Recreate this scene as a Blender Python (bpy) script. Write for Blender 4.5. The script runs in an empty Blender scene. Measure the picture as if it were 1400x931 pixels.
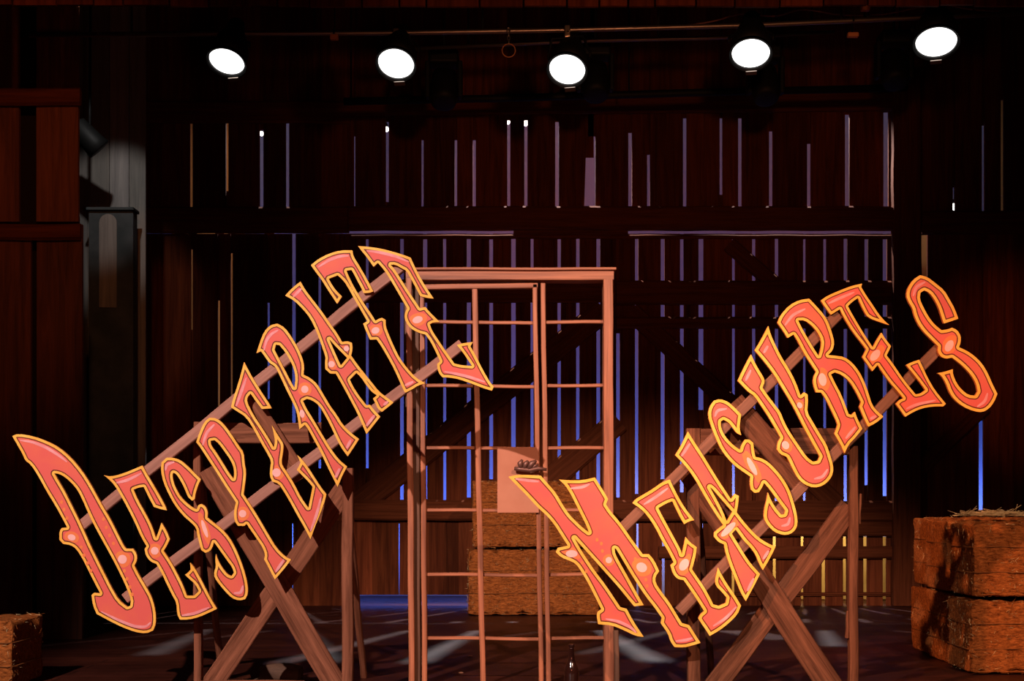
import bpy, bmesh, math, random
import numpy as np
from mathutils import Vector, Matrix
from mathutils.geometry import delaunay_2d_cdt

random.seed(7)
rng = np.random.default_rng(7)
scene = bpy.context.scene
COL = scene.collection
F = 1800.0          # focal length in pixels of the 1400 px wide frame
CX, HY, CH = 700.0, 690.0, 0.92   # principal column, horizon row, camera height


def at(px, py, Y):
    return Vector(((px - CX) * Y / F, Y, CH + (HY - py) * Y / F))


def PX(px, Y):
    return (px - CX) * Y / F


def PZ(py, Y):
    return CH + (HY - py) * Y / F


# ------------------------------------------------------------------ materials
def new_mat(name):
    m = bpy.data.materials.new(name)
    m.use_nodes = True
    nt = m.node_tree
    b = nt.nodes['Principled BSDF']
    return m, nt, b


def wood_mat(name, c1, c2, scale=(1.2, 22, 22), rough=0.65, bump=0.25, tone=False, spec=0.3, detail=6, dist=0.6, lo=0.32, hi=0.7):
    m, nt, b = new_mat(name)
    tc = nt.nodes.new('ShaderNodeTexCoord')
    mp = nt.nodes.new('ShaderNodeMapping')
    mp.inputs['Scale'].default_value = scale
    nz = nt.nodes.new('ShaderNodeTexNoise')
    nz.inputs['Scale'].default_value = 1.6
    nz.inputs['Detail'].default_value = detail
    nz.inputs['Roughness'].default_value = 0.65
    nz.inputs['Distortion'].default_value = dist
    rp = nt.nodes.new('ShaderNodeValToRGB')
    rp.color_ramp.elements[0].position = lo
    rp.color_ramp.elements[0].color = (*c1, 1)
    rp.color_ramp.elements[1].position = hi
    rp.color_ramp.elements[1].color = (*c2, 1)
    nt.links.new(tc.outputs['Object'], mp.inputs['Vector'])
    nt.links.new(mp.outputs['Vector'], nz.inputs['Vector'])
    nt.links.new(nz.outputs['Fac'], rp.inputs['Fac'])
    src = rp.outputs['Color']
    if tone:
        at_ = nt.nodes.new('ShaderNodeAttribute')
        at_.attribute_name = 'tone'
        mx = nt.nodes.new('ShaderNodeMix')
        mx.data_type = 'RGBA'
        mx.blend_type = 'MULTIPLY'
        mx.inputs[0].default_value = 1.0
        nt.links.new(src, mx.inputs[6])
        nt.links.new(at_.outputs['Color'], mx.inputs[7])
        src = mx.outputs[2]
    nt.links.new(src, b.inputs['Base Color'])
    bp = nt.nodes.new('ShaderNodeBump')
    bp.inputs['Strength'].default_value = bump
    bp.inputs['Distance'].default_value = 0.01
    nt.links.new(nz.outputs['Fac'], bp.inputs['Height'])
    nt.links.new(bp.outputs['Normal'], b.inputs['Normal'])
    b.inputs['Roughness'].default_value = rough
    b.inputs['Specular IOR Level'].default_value = spec
    return m


def paint_mat(name, c1, c2, scale=9, rough=0.5, lo=0.4, hi=0.7):
    m, nt, b = new_mat(name)
    tc = nt.nodes.new('ShaderNodeTexCoord')
    nz = nt.nodes.new('ShaderNodeTexNoise')
    nz.inputs['Scale'].default_value = scale
    nz.inputs['Detail'].default_value = 4
    rp = nt.nodes.new('ShaderNodeValToRGB')
    rp.color_ramp.elements[0].position = lo
    rp.color_ramp.elements[0].color = (*c1, 1)
    rp.color_ramp.elements[1].position = hi
    rp.color_ramp.elements[1].color = (*c2, 1)
    nt.links.new(tc.outputs['Object'], nz.inputs['Vector'])
    nt.links.new(nz.outputs['Fac'], rp.inputs['Fac'])
    nt.links.new(rp.outputs['Color'], b.inputs['Base Color'])
    b.inputs['Roughness'].default_value = rough
    b.inputs['Specular IOR Level'].default_value = 0.15
    return m


def plain_mat(name, c, rough=0.5, metal=0.0, spec=0.5, emit=None, strength=1.0):
    m, nt, b = new_mat(name)
    nz = nt.nodes.new('ShaderNodeTexNoise')
    nz.inputs['Scale'].default_value = 30
    mr = nt.nodes.new('ShaderNodeMapRange')
    mr.inputs['To Min'].default_value = max(0.02, rough - 0.08)
    mr.inputs['To Max'].default_value = min(1, rough + 0.08)
    nt.links.new(nz.outputs['Fac'], mr.inputs['Value'])
    nt.links.new(mr.outputs['Result'], b.inputs['Roughness'])
    b.inputs['Base Color'].default_value = (*c, 1)
    b.inputs['Metallic'].default_value = metal
    b.inputs['Specular IOR Level'].default_value = spec
    if emit:
        b.inputs['Emission Color'].default_value = (*emit, 1)
        b.inputs['Emission Strength'].default_value = strength
    return m


M = {}
M['barn'] = wood_mat('barn_boards', (.070, .015, .005), (.19, .045, .014), scale=(16, 16, .9), rough=.9, spec=.08, tone=True, bump=.4)
M['barn_front'] = wood_mat('barn_boards_front', (.10, .028, .011), (.27, .075, .025), scale=(14, 14, .9), rough=.75, tone=True, bump=.4)
M['grey_wood'] = wood_mat('weathered_boards', (.20, .19, .18), (.36, .33, .30), scale=(14, 14, .8), rough=.85, tone=True)
M['slate_paint'] = paint_mat('slate_paint', (.035, .045, .048), (.065, .075, .08), scale=5, rough=.8)
M['rail'] = wood_mat('rail_timber', (.070, .016, .005), (.16, .039, .013), scale=(1.0, 22, 22), rough=.9, spec=.08, bump=.3)
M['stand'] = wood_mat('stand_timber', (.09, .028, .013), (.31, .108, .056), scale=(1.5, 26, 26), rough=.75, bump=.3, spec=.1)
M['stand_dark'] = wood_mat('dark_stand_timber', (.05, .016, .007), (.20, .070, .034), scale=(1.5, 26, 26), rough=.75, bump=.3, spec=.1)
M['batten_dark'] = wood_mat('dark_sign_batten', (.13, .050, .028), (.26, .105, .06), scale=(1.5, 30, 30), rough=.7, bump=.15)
M['lit_grey'] = wood_mat('pale_light_patch', (.13, .12, .11), (.24, .22, .20), scale=(14, 14, .8), rough=.85)
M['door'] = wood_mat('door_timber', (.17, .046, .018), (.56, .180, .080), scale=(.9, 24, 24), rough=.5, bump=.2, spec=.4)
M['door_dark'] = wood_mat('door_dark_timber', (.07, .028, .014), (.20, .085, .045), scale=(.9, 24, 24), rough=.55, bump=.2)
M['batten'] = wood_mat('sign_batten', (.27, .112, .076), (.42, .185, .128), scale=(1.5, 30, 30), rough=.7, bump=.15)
M['yellow'] = paint_mat('yellow_edge_paint', (.86, .40, .055), (.95, .52, .095), scale=14)
M['dark_line'] = paint_mat('dark_red_line', (.11, .018, .010), (.17, .028, .014), scale=20)
M['red'] = paint_mat('coral_red_paint', (.70, .110, .088), (.74, .140, .075), scale=7, lo=.42, hi=.75)
M['board_side'] = paint_mat('board_side_paint', (.62, .17, .06), (.7, .25, .06), scale=10)
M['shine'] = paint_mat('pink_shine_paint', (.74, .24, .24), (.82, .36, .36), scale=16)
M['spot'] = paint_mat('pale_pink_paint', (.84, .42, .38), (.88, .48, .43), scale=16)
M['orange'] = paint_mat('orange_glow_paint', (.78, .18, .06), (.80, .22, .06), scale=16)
M['black'] = plain_mat('black_metal', (.006, .006, .006), rough=.6, spec=.25)
M['pipe'] = plain_mat('steel_pipe', (.30, .24, .2), rough=.38, metal=.9)
M['darkpipe'] = plain_mat('black_pipe', (.008, .007, .007), rough=.6, spec=.2)
M['lens'] = plain_mat('lit_lens', (.9, .9, .9), rough=.3, emit=(1, .98, .95), strength=3)
M['chrome'] = plain_mat('bare_metal', (.6, .5, .4), rough=.3, metal=1)
M['bronze'] = plain_mat('dark_bronze', (.20, .085, .06), rough=.45, metal=.5)
M['tag'] = plain_mat('orange_tag', (.6, .22, .08), rough=.6)
M['bottle'] = plain_mat('brown_bottle_glass', (.022, .006, .004), rough=.08, spec=.7)
M['cyc'] = paint_mat('pale_backdrop', (.30, .31, .34), (.36, .37, .40), scale=.6, rough=.95)
M['tan'] = paint_mat('tan_panel', (.5, .36, .2), (.62, .45, .26), scale=3, rough=.9)
M['glow_riser'] = paint_mat('amber_glow_riser', (.55, .40, .16), (.66, .5, .22), scale=4, rough=.9)
M['panel'] = paint_mat('peach_panel', (.48, .175, .10), (.56, .22, .13), scale=6, rough=.6)
M['stone'] = wood_mat('lump_wood', (.05, .025, .015), (.14, .07, .04), scale=(4, 12, 12), rough=.8)
M['pale_wood'] = wood_mat('split_pale_wood', (.4, .22, .15), (.55, .33, .24), scale=(2, 20, 20), rough=.7)
M['ceil'] = plain_mat('black_ceiling', (.006, .005, .005), rough=.95, spec=.05)
M['mask'] = plain_mat('dark_side_wall', (.02, .010, .007), rough=.95, spec=.05)
M['twine'] = plain_mat('brown_twine', (.22, .075, .022), rough=.9, spec=.1)


def hay_mat():
    m, nt, b = new_mat('hay')
    tc = nt.nodes.new('ShaderNodeTexCoord')
    mp = nt.nodes.new('ShaderNodeMapping')
    mp.inputs['Scale'].default_value = (26, 60, 80)
    nz = nt.nodes.new('ShaderNodeTexNoise')
    nz.inputs['Scale'].default_value = 1.0
    nz.inputs['Detail'].default_value = 8
    nz.inputs['Roughness'].default_value = .75
    rp = nt.nodes.new('ShaderNodeValToRGB')
    rp.color_ramp.elements[0].position = .34
    rp.color_ramp.elements[0].color = (.13, .030, .006, 1)
    rp.color_ramp.elements[1].position = .68
    rp.color_ramp.elements[1].color = (.64, .185, .040, 1)
    nt.links.new(tc.outputs['Object'], mp.inputs['Vector'])
    nt.links.new(mp.outputs['Vector'], nz.inputs['Vector'])
    nt.links.new(nz.outputs['Fac'], rp.inputs['Fac'])
    nt.links.new(rp.outputs['Color'], b.inputs['Base Color'])
    bp = nt.nodes.new('ShaderNodeBump')
    bp.inputs['Strength'].default_value = .8
    bp.inputs['Distance'].default_value = .02
    nt.links.new(nz.outputs['Fac'], bp.inputs['Height'])
    nt.links.new(bp.outputs['Normal'], b.inputs['Normal'])
    b.inputs['Roughness'].default_value = .9
    b.inputs['Specular IOR Level'].default_value = .1
    return m


M['hay'] = hay_mat()
M['straw'] = paint_mat('pale_straw', (.55, .36, .16), (.75, .55, .28), scale=40, rough=.8)


def floor_mat():
    m, nt, b = new_mat('stage_floor')
    tc = nt.nodes.new('ShaderNodeTexCoord')
    mp = nt.nodes.new('ShaderNodeMapping')
    mp.inputs['Scale'].default_value = (1.0, 1.0, 1.0)
    br = nt.nodes.new('ShaderNodeTexBrick')
    br.inputs['Scale'].default_value = 1.0
    br.inputs['Brick Width'].default_value = 2.4
    br.inputs['Row Height'].default_value = .14
    br.inputs['Mortar Size'].default_value = .004
    br.inputs['Color1'].default_value = (.060, .014, .007, 1)
    br.inputs['Color2'].default_value = (.040, .009, .005, 1)
    br.inputs['Mortar'].default_value = (.008, .003, .002, 1)
    nz = nt.nodes.new('ShaderNodeTexNoise')
    nz.inputs['Scale'].default_value = 2.2
    nz.inputs['Detail'].default_value = 7
    nz.inputs['Roughness'].default_value = .7
    mx = nt.nodes.new('ShaderNodeMix')
    mx.data_type = 'RGBA'
    mx.blend_type = 'MULTIPLY'
    mx.inputs[0].default_value = .75
    rp = nt.nodes.new('ShaderNodeValToRGB')
    rp.color_ramp.elements[0].position = .3
    rp.color_ramp.elements[0].color = (.35, .32, .3, 1)
    rp.color_ramp.elements[1].position = .7
    rp.color_ramp.elements[1].color = (1.5, 1.35, 1.3, 1)
    nt.links.new(tc.outputs['Object'], mp.inputs['Vector'])
    nt.links.new(mp.outputs['Vector'], br.inputs['Vector'])
    nt.links.new(mp.outputs['Vector'], nz.inputs['Vector'])
    nt.links.new(nz.outputs['Fac'], rp.inputs['Fac'])
    nt.links.new(br.outputs['Color'], mx.inputs[6])
    nt.links.new(rp.outputs['Color'], mx.inputs[7])
    nt.links.new(mx.outputs[2], b.inputs['Base Color'])
    mr = nt.nodes.new('ShaderNodeMapRange')
    mr.inputs['To Min'].default_value = .34
    mr.inputs['To Max'].default_value = .6
    nt.links.new(nz.outputs['Fac'], mr.inputs['Value'])
    nt.links.new(mr.outputs['Result'], b.inputs['Roughness'])
    b.inputs['Specular IOR Level'].default_value = .2
    return m


M['floor'] = floor_mat()


# ------------------------------------------------------------------ builders
def link(o, parent=None):
    COL.objects.link(o)
    if parent is not None:
        o.parent = parent
    return o


def tag(o, label, cat, group=None):
    o['label'] = label
    o['category'] = cat
    if group:
        o['group'] = group
    return o


def thing(name, loc, label, cat, group=None, rot=(0, 0, 0)):
    o = bpy.data.objects.new(name, None)
    o.empty_display_size = .1
    o.location = loc
    o.rotation_euler = rot
    link(o)
    return tag(o, label, cat, group)


def obj(name, bm, mats, parent=None, smooth=False, recalc=True):
    if recalc:
        bmesh.ops.recalc_face_normals(bm, faces=bm.faces[:])
    me = bpy.data.meshes.new(name)
    bm.to_mesh(me)
    bm.free()
    if not isinstance(mats, (list, tuple)):
        mats = [mats]
    for m in mats:
        me.materials.append(m)
    if smooth:
        me.shade_smooth()
    o = bpy.data.objects.new(name, me)
    return link(o, parent)


def struct(o):
    o['kind'] = 'structure'
    return o


def add_box(bm, x0, x1, y0, y1, z0, z1, mi=0, mat4=None):
    vs = [bm.verts.new((x, y, z)) for x in (x0, x1) for y in (y0, y1) for z in (z0, z1)]
    if mat4 is not None:
        for v in vs:
            v.co = mat4 @ v.co
    idx = [(0, 1, 3, 2), (4, 6, 7, 5), (0, 4, 5, 1), (2, 3, 7, 6), (0, 2, 6, 4), (1, 5, 7, 3)]
    fs = []
    for f in idx:
        fc = bm.faces.new([vs[i] for i in f])
        fc.material_index = mi
        fs.append(fc)
    return vs, fs


def bevelled(bm, w, seg=2):
    bmesh.ops.bevel(bm, geom=bm.edges[:], offset=w, segments=seg, affect='EDGES', profile=.5)


def beam(name, p0, p1, w, d, mat, parent=None, bev=.004, up=Vector((0, 1, 0)), wob=.0025, taper=1.0):
    """timber from p0 to p1 (parent-space points); long axis on local X, w across, d in depth (along `up`)."""
    p0, p1 = Vector(p0), Vector(p1)
    ax = (p1 - p0)
    L = ax.length
    ax.normalize()
    yv = (up - ax * up.dot(ax)).normalized()
    zv = ax.cross(yv).normalized()
    bm = bmesh.new()
    n = max(3, int(L / .16))
    rings = []
    seedw = [random.uniform(-1, 1) for _ in range(n + 1)]
    for i in range(n + 1):
        t = i / n
        ww = w * (1 + (taper - 1) * t) / 2
        oy = wob * seedw[i]
        oz = wob * math.sin(i * 1.7 + seedw[0] * 5)
        c = bev
        prof = [(-d / 2 + c, -ww), (d / 2 - c, -ww), (d / 2, -ww + c), (d / 2, ww - c), (d / 2 - c, ww), (-d / 2 + c, ww), (-d / 2, ww - c), (-d / 2, -ww + c)]
        rings.append([bm.verts.new((L * t, y, z + oz)) for y, z in prof])
    for i in range(n):
        for k in range(8):
            bm.faces.new((rings[i][k], rings[i][(k + 1) % 8], rings[i + 1][(k + 1) % 8], rings[i + 1][k]))
    bm.faces.new(rings[0][::-1])
    bm.faces.new(rings[-1])
    o = obj(name, bm, mat, parent)
    R = Matrix((ax, yv, zv)).transposed().to_4x4()
    o.matrix_local = Matrix.Translation(p0) @ R
    return o


def tube_bm(bm, pts, r, seg=10, closed=False, mi=0, caps=True):
    pts = [Vector(p) for p in pts]
    n = len(pts)
    rings = []
    prev = None
    for i, p in enumerate(pts):
        if closed:
            t = (pts[(i + 1) % n] - pts[i - 1]).normalized()
        else:
            t = (pts[min(i + 1, n - 1)] - pts[max(i - 1, 0)]).normalized()
        if prev is None:
            a = Vector((0, 0, 1)) if abs(t.z) < .9 else Vector((1, 0, 0))
            u = (a - t * a.dot(t)).normalized()
        else:
            u = (prev - t * prev.dot(t)).normalized()
        prev = u
        v = t.cross(u)
        rr = r[i] if isinstance(r, (list, tuple)) else r
        rings.append([bm.verts.new(p + (u * math.cos(2 * math.pi * k / seg) + v * math.sin(2 * math.pi * k / seg)) * rr) for k in range(seg)])
    m = n if closed else n - 1
    for i in range(m):
        A, B = rings[i], rings[(i + 1) % n]
        for k in range(seg):
            f = bm.faces.new((A[k], A[(k + 1) % seg], B[(k + 1) % seg], B[k]))
            f.material_index = mi
            f.smooth = True
    if not closed and caps:
        bm.faces.new(rings[0][::-1]).material_index = mi
        bm.faces.new(rings[-1]).material_index = mi


def lathe_bm(bm, prof, seg=28, mi=0, mat4=None, cap0=True, cap1=True):
    """prof: (r, z) pairs, axis local Z"""
    rings = []
    for r, z in prof:
        ring = []
        for k in range(seg):
            a = 2 * math.pi * k / seg
            co = Vector((r * math.cos(a), r * math.sin(a), z))
            if mat4 is not None:
                co = mat4 @ co
            ring.append(bm.verts.new(co))
        rings.append(ring)
    for A, B in zip(rings, rings[1:]):
        for k in range(seg):
            f = bm.faces.new((A[k], A[(k + 1) % seg], B[(k + 1) % seg], B[k]))
            f.smooth = True
            f.material_index = mi
    if cap0:
        bm.faces.new(rings[0][::-1]).material_index = mi
    if cap1:
        bm.faces.new(rings[-1]).material_index = mi


# ------------------------------------------------------------------ lettering: outlines
CROP = {'A': (0, 580, 3.104), 'B': (130, 600, 3.582), 'C': (250, 550, 3.581), 'D': (310, 480, 3.45), 'E': (340, 420, 3.581),
        'F': (380, 370, 4.05), 'G': (420, 325, 3.961), 'H': (480, 325, 4.233), 'M': (680, 630, 3.448), 'I': (850, 640, 3.726),
        'J': (910, 570, 3.447), 'K': (950, 530, 4.231), 'L': (1000, 440, 3.725), 'N': (1050, 390, 3.722), 'O': (1110, 370, 4.23),
        'P': (1220, 360, 4.231)}

LETTERS = [
 dict(ch='D', crop='A', sign=0,
  out=[(52,50),(75,40),(140,50),(200,72),(250,98),(300,140),(350,200),(385,255),(415,310),(440,355),(470,405),(500,465),(525,515),(535,528),(565,528),(580,550),(582,575),(570,600),(590,640),(620,690),(645,735),(660,790),(662,845),(650,875),(620,888),(575,882),(520,862),(460,832),(410,805),(395,770),(388,725),(400,715),(425,718),(400,670),(375,620),(350,570),(325,530),(300,512),(268,508),(252,490),(252,455),(262,440),(285,438),(265,400),(235,345),(195,280),(160,215),(130,170),(108,155),(95,125),(75,90)],
  holes=[[(230,208),(250,210),(275,223),(305,250),(330,280),(352,325),(378,385),(400,430),(430,485),(455,530),(485,585),(515,645),(540,700),(556,745),(553,770),(540,775),(505,748),(475,697),(445,637),(415,577),(385,517),(358,455),(330,395),(305,345),(275,285),(248,240)]],
  shine=[[(85,68),(140,75),(200,100),(255,135),(285,160)],[(430,795),(500,830),(570,858),(620,860),(640,840)]],
  spots=[(305,480,17,13,20),(520,573,19,19,0)],
  dots=[(262,330),(272,362),(285,398),(345,522),(357,556),(372,590),(386,622),(440,402),(452,438),(466,472),(482,506),(528,622),(540,656),(552,690),(562,722)]),
 dict(ch='E', crop='B', sign=0,
  out=[(42,178),(75,185),(130,172),(190,148),(232,130),(250,165),(280,215),(315,275),(345,330),(352,350),(325,345),(288,333),(265,290),(238,235),(215,238),(188,248),(210,300),(250,370),(280,430),(298,487),(312,450),(325,410),(350,450),(366,490),(350,525),(335,548),(370,600),(400,655),(430,715),(450,768),(485,768),(508,745),(490,710),(460,685),(440,665),(455,655),(468,640),(465,605),(490,635),(520,690),(550,750),(580,805),(597,832),(560,850),(510,872),(460,885),(415,885),(402,860),(398,800),(380,770),(350,710),(325,655),(300,612),(270,600),(248,570),(242,540),(252,525),(225,480),(195,410),(165,350),(130,285),(95,225),(60,190)],
  holes=[], shine=[[(105,215),(160,203),(228,168)],[(425,865),(490,855),(560,825)]], spots=[(293,548,19,19,0)]),
 dict(ch='S', crop='B', sign=0,
  out=[(350,92),(385,92),(420,105),(455,135),(490,170),(518,198),(505,225),(492,265),(488,295),(475,303),(455,285),(445,260),(430,225),(410,190),(395,170),(382,165),(378,180),(385,215),(400,250),(420,285),(450,315),(480,338),(498,345),(505,325),(520,318),(540,330),(552,355),(550,385),(580,410),(620,440),(660,485),(690,540),(715,600),(735,660),(748,720),(748,760),(735,785),(705,792),(670,780),(640,750),(610,715),(585,680),(582,655),(592,625),(588,590),(592,563),(605,600),(625,635),(650,665),(668,672),(680,655),(672,630),(650,600),(625,565),(600,530),(582,505),(575,530),(562,550),(540,558),(520,545),(510,510),(500,470),(495,435),(470,410),(430,375),(390,325),(360,270),(335,215),(322,155),(325,115)],
  holes=[], shine=[[(345,155),(350,125),(388,113)],[(680,755),(715,755),(725,718)]], spots=[(537,440,45,10,72)]),
 dict(ch='P', crop='C', sign=0,
  out=[(65,195),(80,150),(105,95),(130,75),(165,78),(200,105),(240,160),(275,215),(298,245),(302,300),(310,340),(305,395),(297,450),(310,470),(340,515),(380,580),(420,650),(460,715),(500,755),(530,770),(500,810),(470,845),(450,868),(430,830),(410,790),(398,770),(403,745),(390,710),(360,665),(325,615),(312,595),(300,605),(270,605),(252,580),(250,530),(260,490),(240,460),(200,400),(160,335),(120,275),(85,220)],
  holes=[[(135,188),(155,185),(177,203),(202,238),(227,273),(247,310),(252,350),(248,375),(225,345),(195,295),(160,240),(138,210)]],
  shine=[[(98,210),(115,150),(155,108)],[(455,830),(495,770)]], spots=[(293,545,18,18,0)]),
 dict(ch='E', crop='D', sign=0,
  out=[(82,50),(110,105),(140,155),(175,210),(205,255),(212,270),(165,273),(140,240),(112,200),(98,217),(95,240),(125,300),(165,360),(200,415),(222,455),(228,425),(222,390),(212,348),(240,395),(262,428),(268,445),(265,480),(258,520),(262,540),(290,580),(320,630),(350,690),(385,740),(395,690),(405,640),(380,610),(345,575),(330,560),(342,540),(348,525),(332,490),(355,510),(385,550),(420,605),(450,650),(470,675),(460,715),(440,770),(415,830),(395,888),(365,830),(330,770),(295,705),(265,655),(245,625),(215,615),(203,590),(205,550),(210,520),(195,490),(160,430),(125,365),(90,310),(50,285),(20,265),(28,230),(45,180),(65,115)],
  holes=[], shine=[[(45,260),(70,190),(93,125)],[(395,850),(425,770),(445,690)]], spots=[(235,573,20,20,0)]),
 dict(ch='R', crop='E', sign=0,
  out=[(38,225),(55,170),(75,120),(105,88),(140,80),(175,98),(210,145),(245,205),(265,255),(272,290),(268,330),(300,345),(335,375),(365,425),(400,485),(430,525),(460,575),(500,615),(540,645),(515,685),(485,730),(465,705),(440,665),(410,600),(380,540),(345,480),(310,455),(285,448),(265,458),(285,500),(320,555),(355,615),(400,690),(440,745),(482,780),(460,820),(435,880),(410,830),(385,780),(355,715),(320,650),(290,595),(275,575),(248,598),(243,560),(235,510),(215,465),(180,395),(150,330),(130,290),(100,272),(85,250),(60,215)],
  holes=[[(133,183),(150,185),(177,217),(202,258),(220,298),(230,345),(224,395),(205,362),(175,303),(145,245),(126,208)]],
  shine=[[(75,212),(88,160),(112,130),(145,112)],[(425,835),(445,790)],[(480,690),(500,650)]], spots=[(275,402,18,18,0),(262,522,20,12,80)]),
 dict(ch='A', crop='F', sign=0,
  out=[(40,138),(80,95),(125,60),(150,105),(200,170),(250,235),(290,295),(330,350),(355,395),(385,390),(410,400),(413,435),(405,470),(440,520),(480,570),(520,620),(560,670),(600,700),(640,730),(610,755),(575,782),(553,765),(540,735),(526,708),(548,690),(520,672),(490,635),(460,590),(434,566),(398,603),(415,640),(450,695),(490,745),(510,742),(535,775),(567,808),(530,855),(490,905),(470,860),(440,790),(400,715),(360,640),(320,570),(290,570),(262,545),(260,500),(265,480),(240,410),(215,340),(180,265),(140,215),(90,165)],
  holes=[[(283,378),(325,425),(383,483),(348,525),(325,475),(303,425)]],
  shine=[[(85,145),(130,100)],[(490,860),(535,800)],[(585,745),(610,725)]], spots=[(297,518,18,18,0),(380,432,15,15,0)]),
 dict(ch='T', crop='G', sign=0,
  out=[(20,148),(60,115),(120,85),(180,68),(245,68),(250,100),(275,140),(305,190),(335,245),(358,290),(340,298),(305,300),(295,275),(275,240),(255,200),(240,174),(212,178),(230,220),(255,270),(280,310),(310,360),(345,410),(370,450),(385,440),(405,433),(425,445),(425,480),(440,520),(470,590),(500,650),(540,705),(590,760),(640,788),(600,800),(570,820),(530,840),(510,800),(475,720),(435,645),(400,585),(375,550),(340,552),(320,510),(303,465),(325,452),(295,400),(260,340),(230,285),(200,235),(165,203),(116,222),(140,265),(165,295),(188,318),(162,358),(140,325),(110,280),(80,230),(45,185)],
  holes=[], shine=[[(60,160),(120,120),(180,100),(225,98)],[(530,800),(575,780)]], spots=[(370,503,22,18,-20)]),
 dict(ch='E', crop='H', sign=0,
  out=[(40,48),(100,52),(170,62),(240,80),(300,98),(345,115),(365,160),(395,220),(430,280),(460,325),(478,352),(440,348),(400,338),(375,290),(345,235),(320,190),(290,175),(255,155),(228,156),(250,180),(280,225),(320,290),(360,350),(398,408),(430,400),(450,425),(485,460),(512,488),(475,490),(455,500),(470,540),(510,600),(550,660),(598,728),(640,738),(700,742),(675,705),(645,660),(612,620),(650,610),(705,603),(690,628),(720,680),(760,760),(800,830),(825,862),(815,885),(770,872),(700,845),(630,820),(570,808),(530,808),(512,790),(500,760),(498,730),(515,715),(490,660),(460,600),(430,560),(390,550),(345,525),(318,490),(308,455),(315,425),(325,410),(290,350),(255,290),(220,230),(190,185),(155,145),(130,168),(110,140),(85,105),(60,75)],
  holes=[], shine=[[(90,75),(170,85),(260,108),(335,140)],[(540,775),(620,790),(700,810),(775,835)]], spots=[(385,475,30,20,-18)]),
 dict(ch='M', crop='M', sign=1,
  out=[(52,75),(90,66),(140,66),(205,70),(240,110),(275,150),(310,210),(340,255),(375,290),(405,318),(432,338),(420,305),(395,255),(370,205),(345,155),(320,115),(290,88),(340,92),(400,92),(460,78),(480,110),(505,150),(522,180),(512,205),(535,240),(570,280),(600,320),(630,365),(660,405),(685,440),(715,440),(740,470),(763,520),(745,545),(745,575),(775,620),(810,665),(840,715),(870,765),(905,775),(930,815),(958,858),(920,870),(880,880),(835,878),(815,850),(805,815),(770,765),(775,740),(740,690),(700,640),(660,580),(625,525),(590,465),(560,415),(552,412),(556,440),(580,485),(620,555),(655,620),(690,680),(645,686),(615,650),(575,600),(535,555),(490,505),(450,460),(400,405),(362,362),(385,405),(420,460),(460,520),(510,585),(560,660),(580,690),(610,698),(640,755),(690,830),(650,825),(600,800),(540,775),(475,770),(468,730),(472,712),(490,700),(465,650),(430,580),(395,520),(370,485),(340,470),(300,455),(275,430),(285,410),(332,400),(300,350),(265,295),(230,255),(190,220),(140,165),(95,120)],
  holes=[], shine=[[(85,85),(140,92),(195,98)],[(345,130),(400,125),(435,110)],[(510,745),(570,755),(630,785),(655,810)],[(840,850),(890,845),(920,835)]],
  spots=[(350,438,28,17,0),(525,468,15,15,0),(680,502,26,22,30)],
  dots=[(495,425),(490,390),(470,372),(650,462),(700,560),(705,590),(400,480),(420,520)]),
 dict(ch='E', crop='I', sign=1,
  out=[(55,178),(70,158),(110,135),(160,105),(205,72),(245,58),(262,95),(290,150),(320,200),(350,240),(370,265),(345,270),(318,285),(300,255),(275,205),(258,168),(230,178),(186,203),(205,240),(235,295),(265,350),(300,415),(306,440),(315,400),(325,350),(350,380),(382,402),(378,440),(368,480),(358,515),(385,555),(420,605),(450,660),(466,694),(495,702),(530,687),(535,660),(510,630),(480,600),(475,570),(485,530),(490,505),(510,545),(540,595),(575,645),(608,700),(590,745),(545,790),(500,825),(448,855),(430,825),(405,790),(390,765),(400,745),(420,728),(390,680),(350,620),(315,570),(285,565),(262,540),(248,495),(265,480),(240,430),(205,370),(170,300),(130,240),(95,205)],
  holes=[], shine=[[(112,185),(170,150),(235,102)],[(465,805),(530,765),(585,705)]], spots=[(317,492,33,22,-58)]),
 dict(ch='A', crop='J', sign=1,
  out=[(105,68),(130,110),(170,170),(210,235),(250,300),(290,360),(308,388),(325,362),(345,372),(342,410),(335,450),(365,490),(400,530),(440,570),(480,595),(518,612),(500,650),(478,690),(458,722),(440,690),(425,650),(400,615),(370,585),(345,550),(330,530),(312,550),(340,595),(370,645),(400,690),(445,740),(420,790),(378,868),(355,830),(335,780),(310,720),(285,650),(275,600),(250,590),(228,565),(228,545),(250,525),(272,510),(240,465),(205,410),(170,350),(140,295),(105,245),(70,205),(45,180),(70,140),(90,100)],
  holes=[[(208,330),(222,340),(253,377),(315,447),(288,492),(270,445),(243,393)]],
  shine=[[(75,185),(115,125)],[(385,820),(415,760)],[(460,670),(485,630)]], spots=[(295,530,46,15,-45)]),
 dict(ch='S', crop='K', sign=1,
  out=[(75,160),(85,110),(110,75),(145,65),(190,80),(230,115),(268,155),(262,195),(258,235),(268,275),(240,262),(222,235),(195,200),(165,185),(150,195),(150,225),(165,265),(190,300),(225,335),(262,360),(270,330),(290,300),(315,300),(338,320),(342,365),(350,400),(385,408),(425,430),(470,475),(510,525),(545,585),(568,650),(590,730),(595,790),(580,825),(550,848),(510,852),(460,835),(420,795),(398,755),(402,700),(415,650),(422,605),(440,650),(470,700),(500,735),(518,732),(524,712),(500,680),(470,640),(435,590),(400,550),(390,575),(370,605),(345,608),(325,590),(318,550),(322,515),(285,490),(235,455),(190,410),(150,355),(120,290),(95,225)],
  holes=[], shine=[[(115,168),(130,130),(185,122)],[(500,800),(540,792),(550,750)]], spots=[(330,455,58,16,62)]),
 dict(ch='U', crop='L', sign=1,
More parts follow.
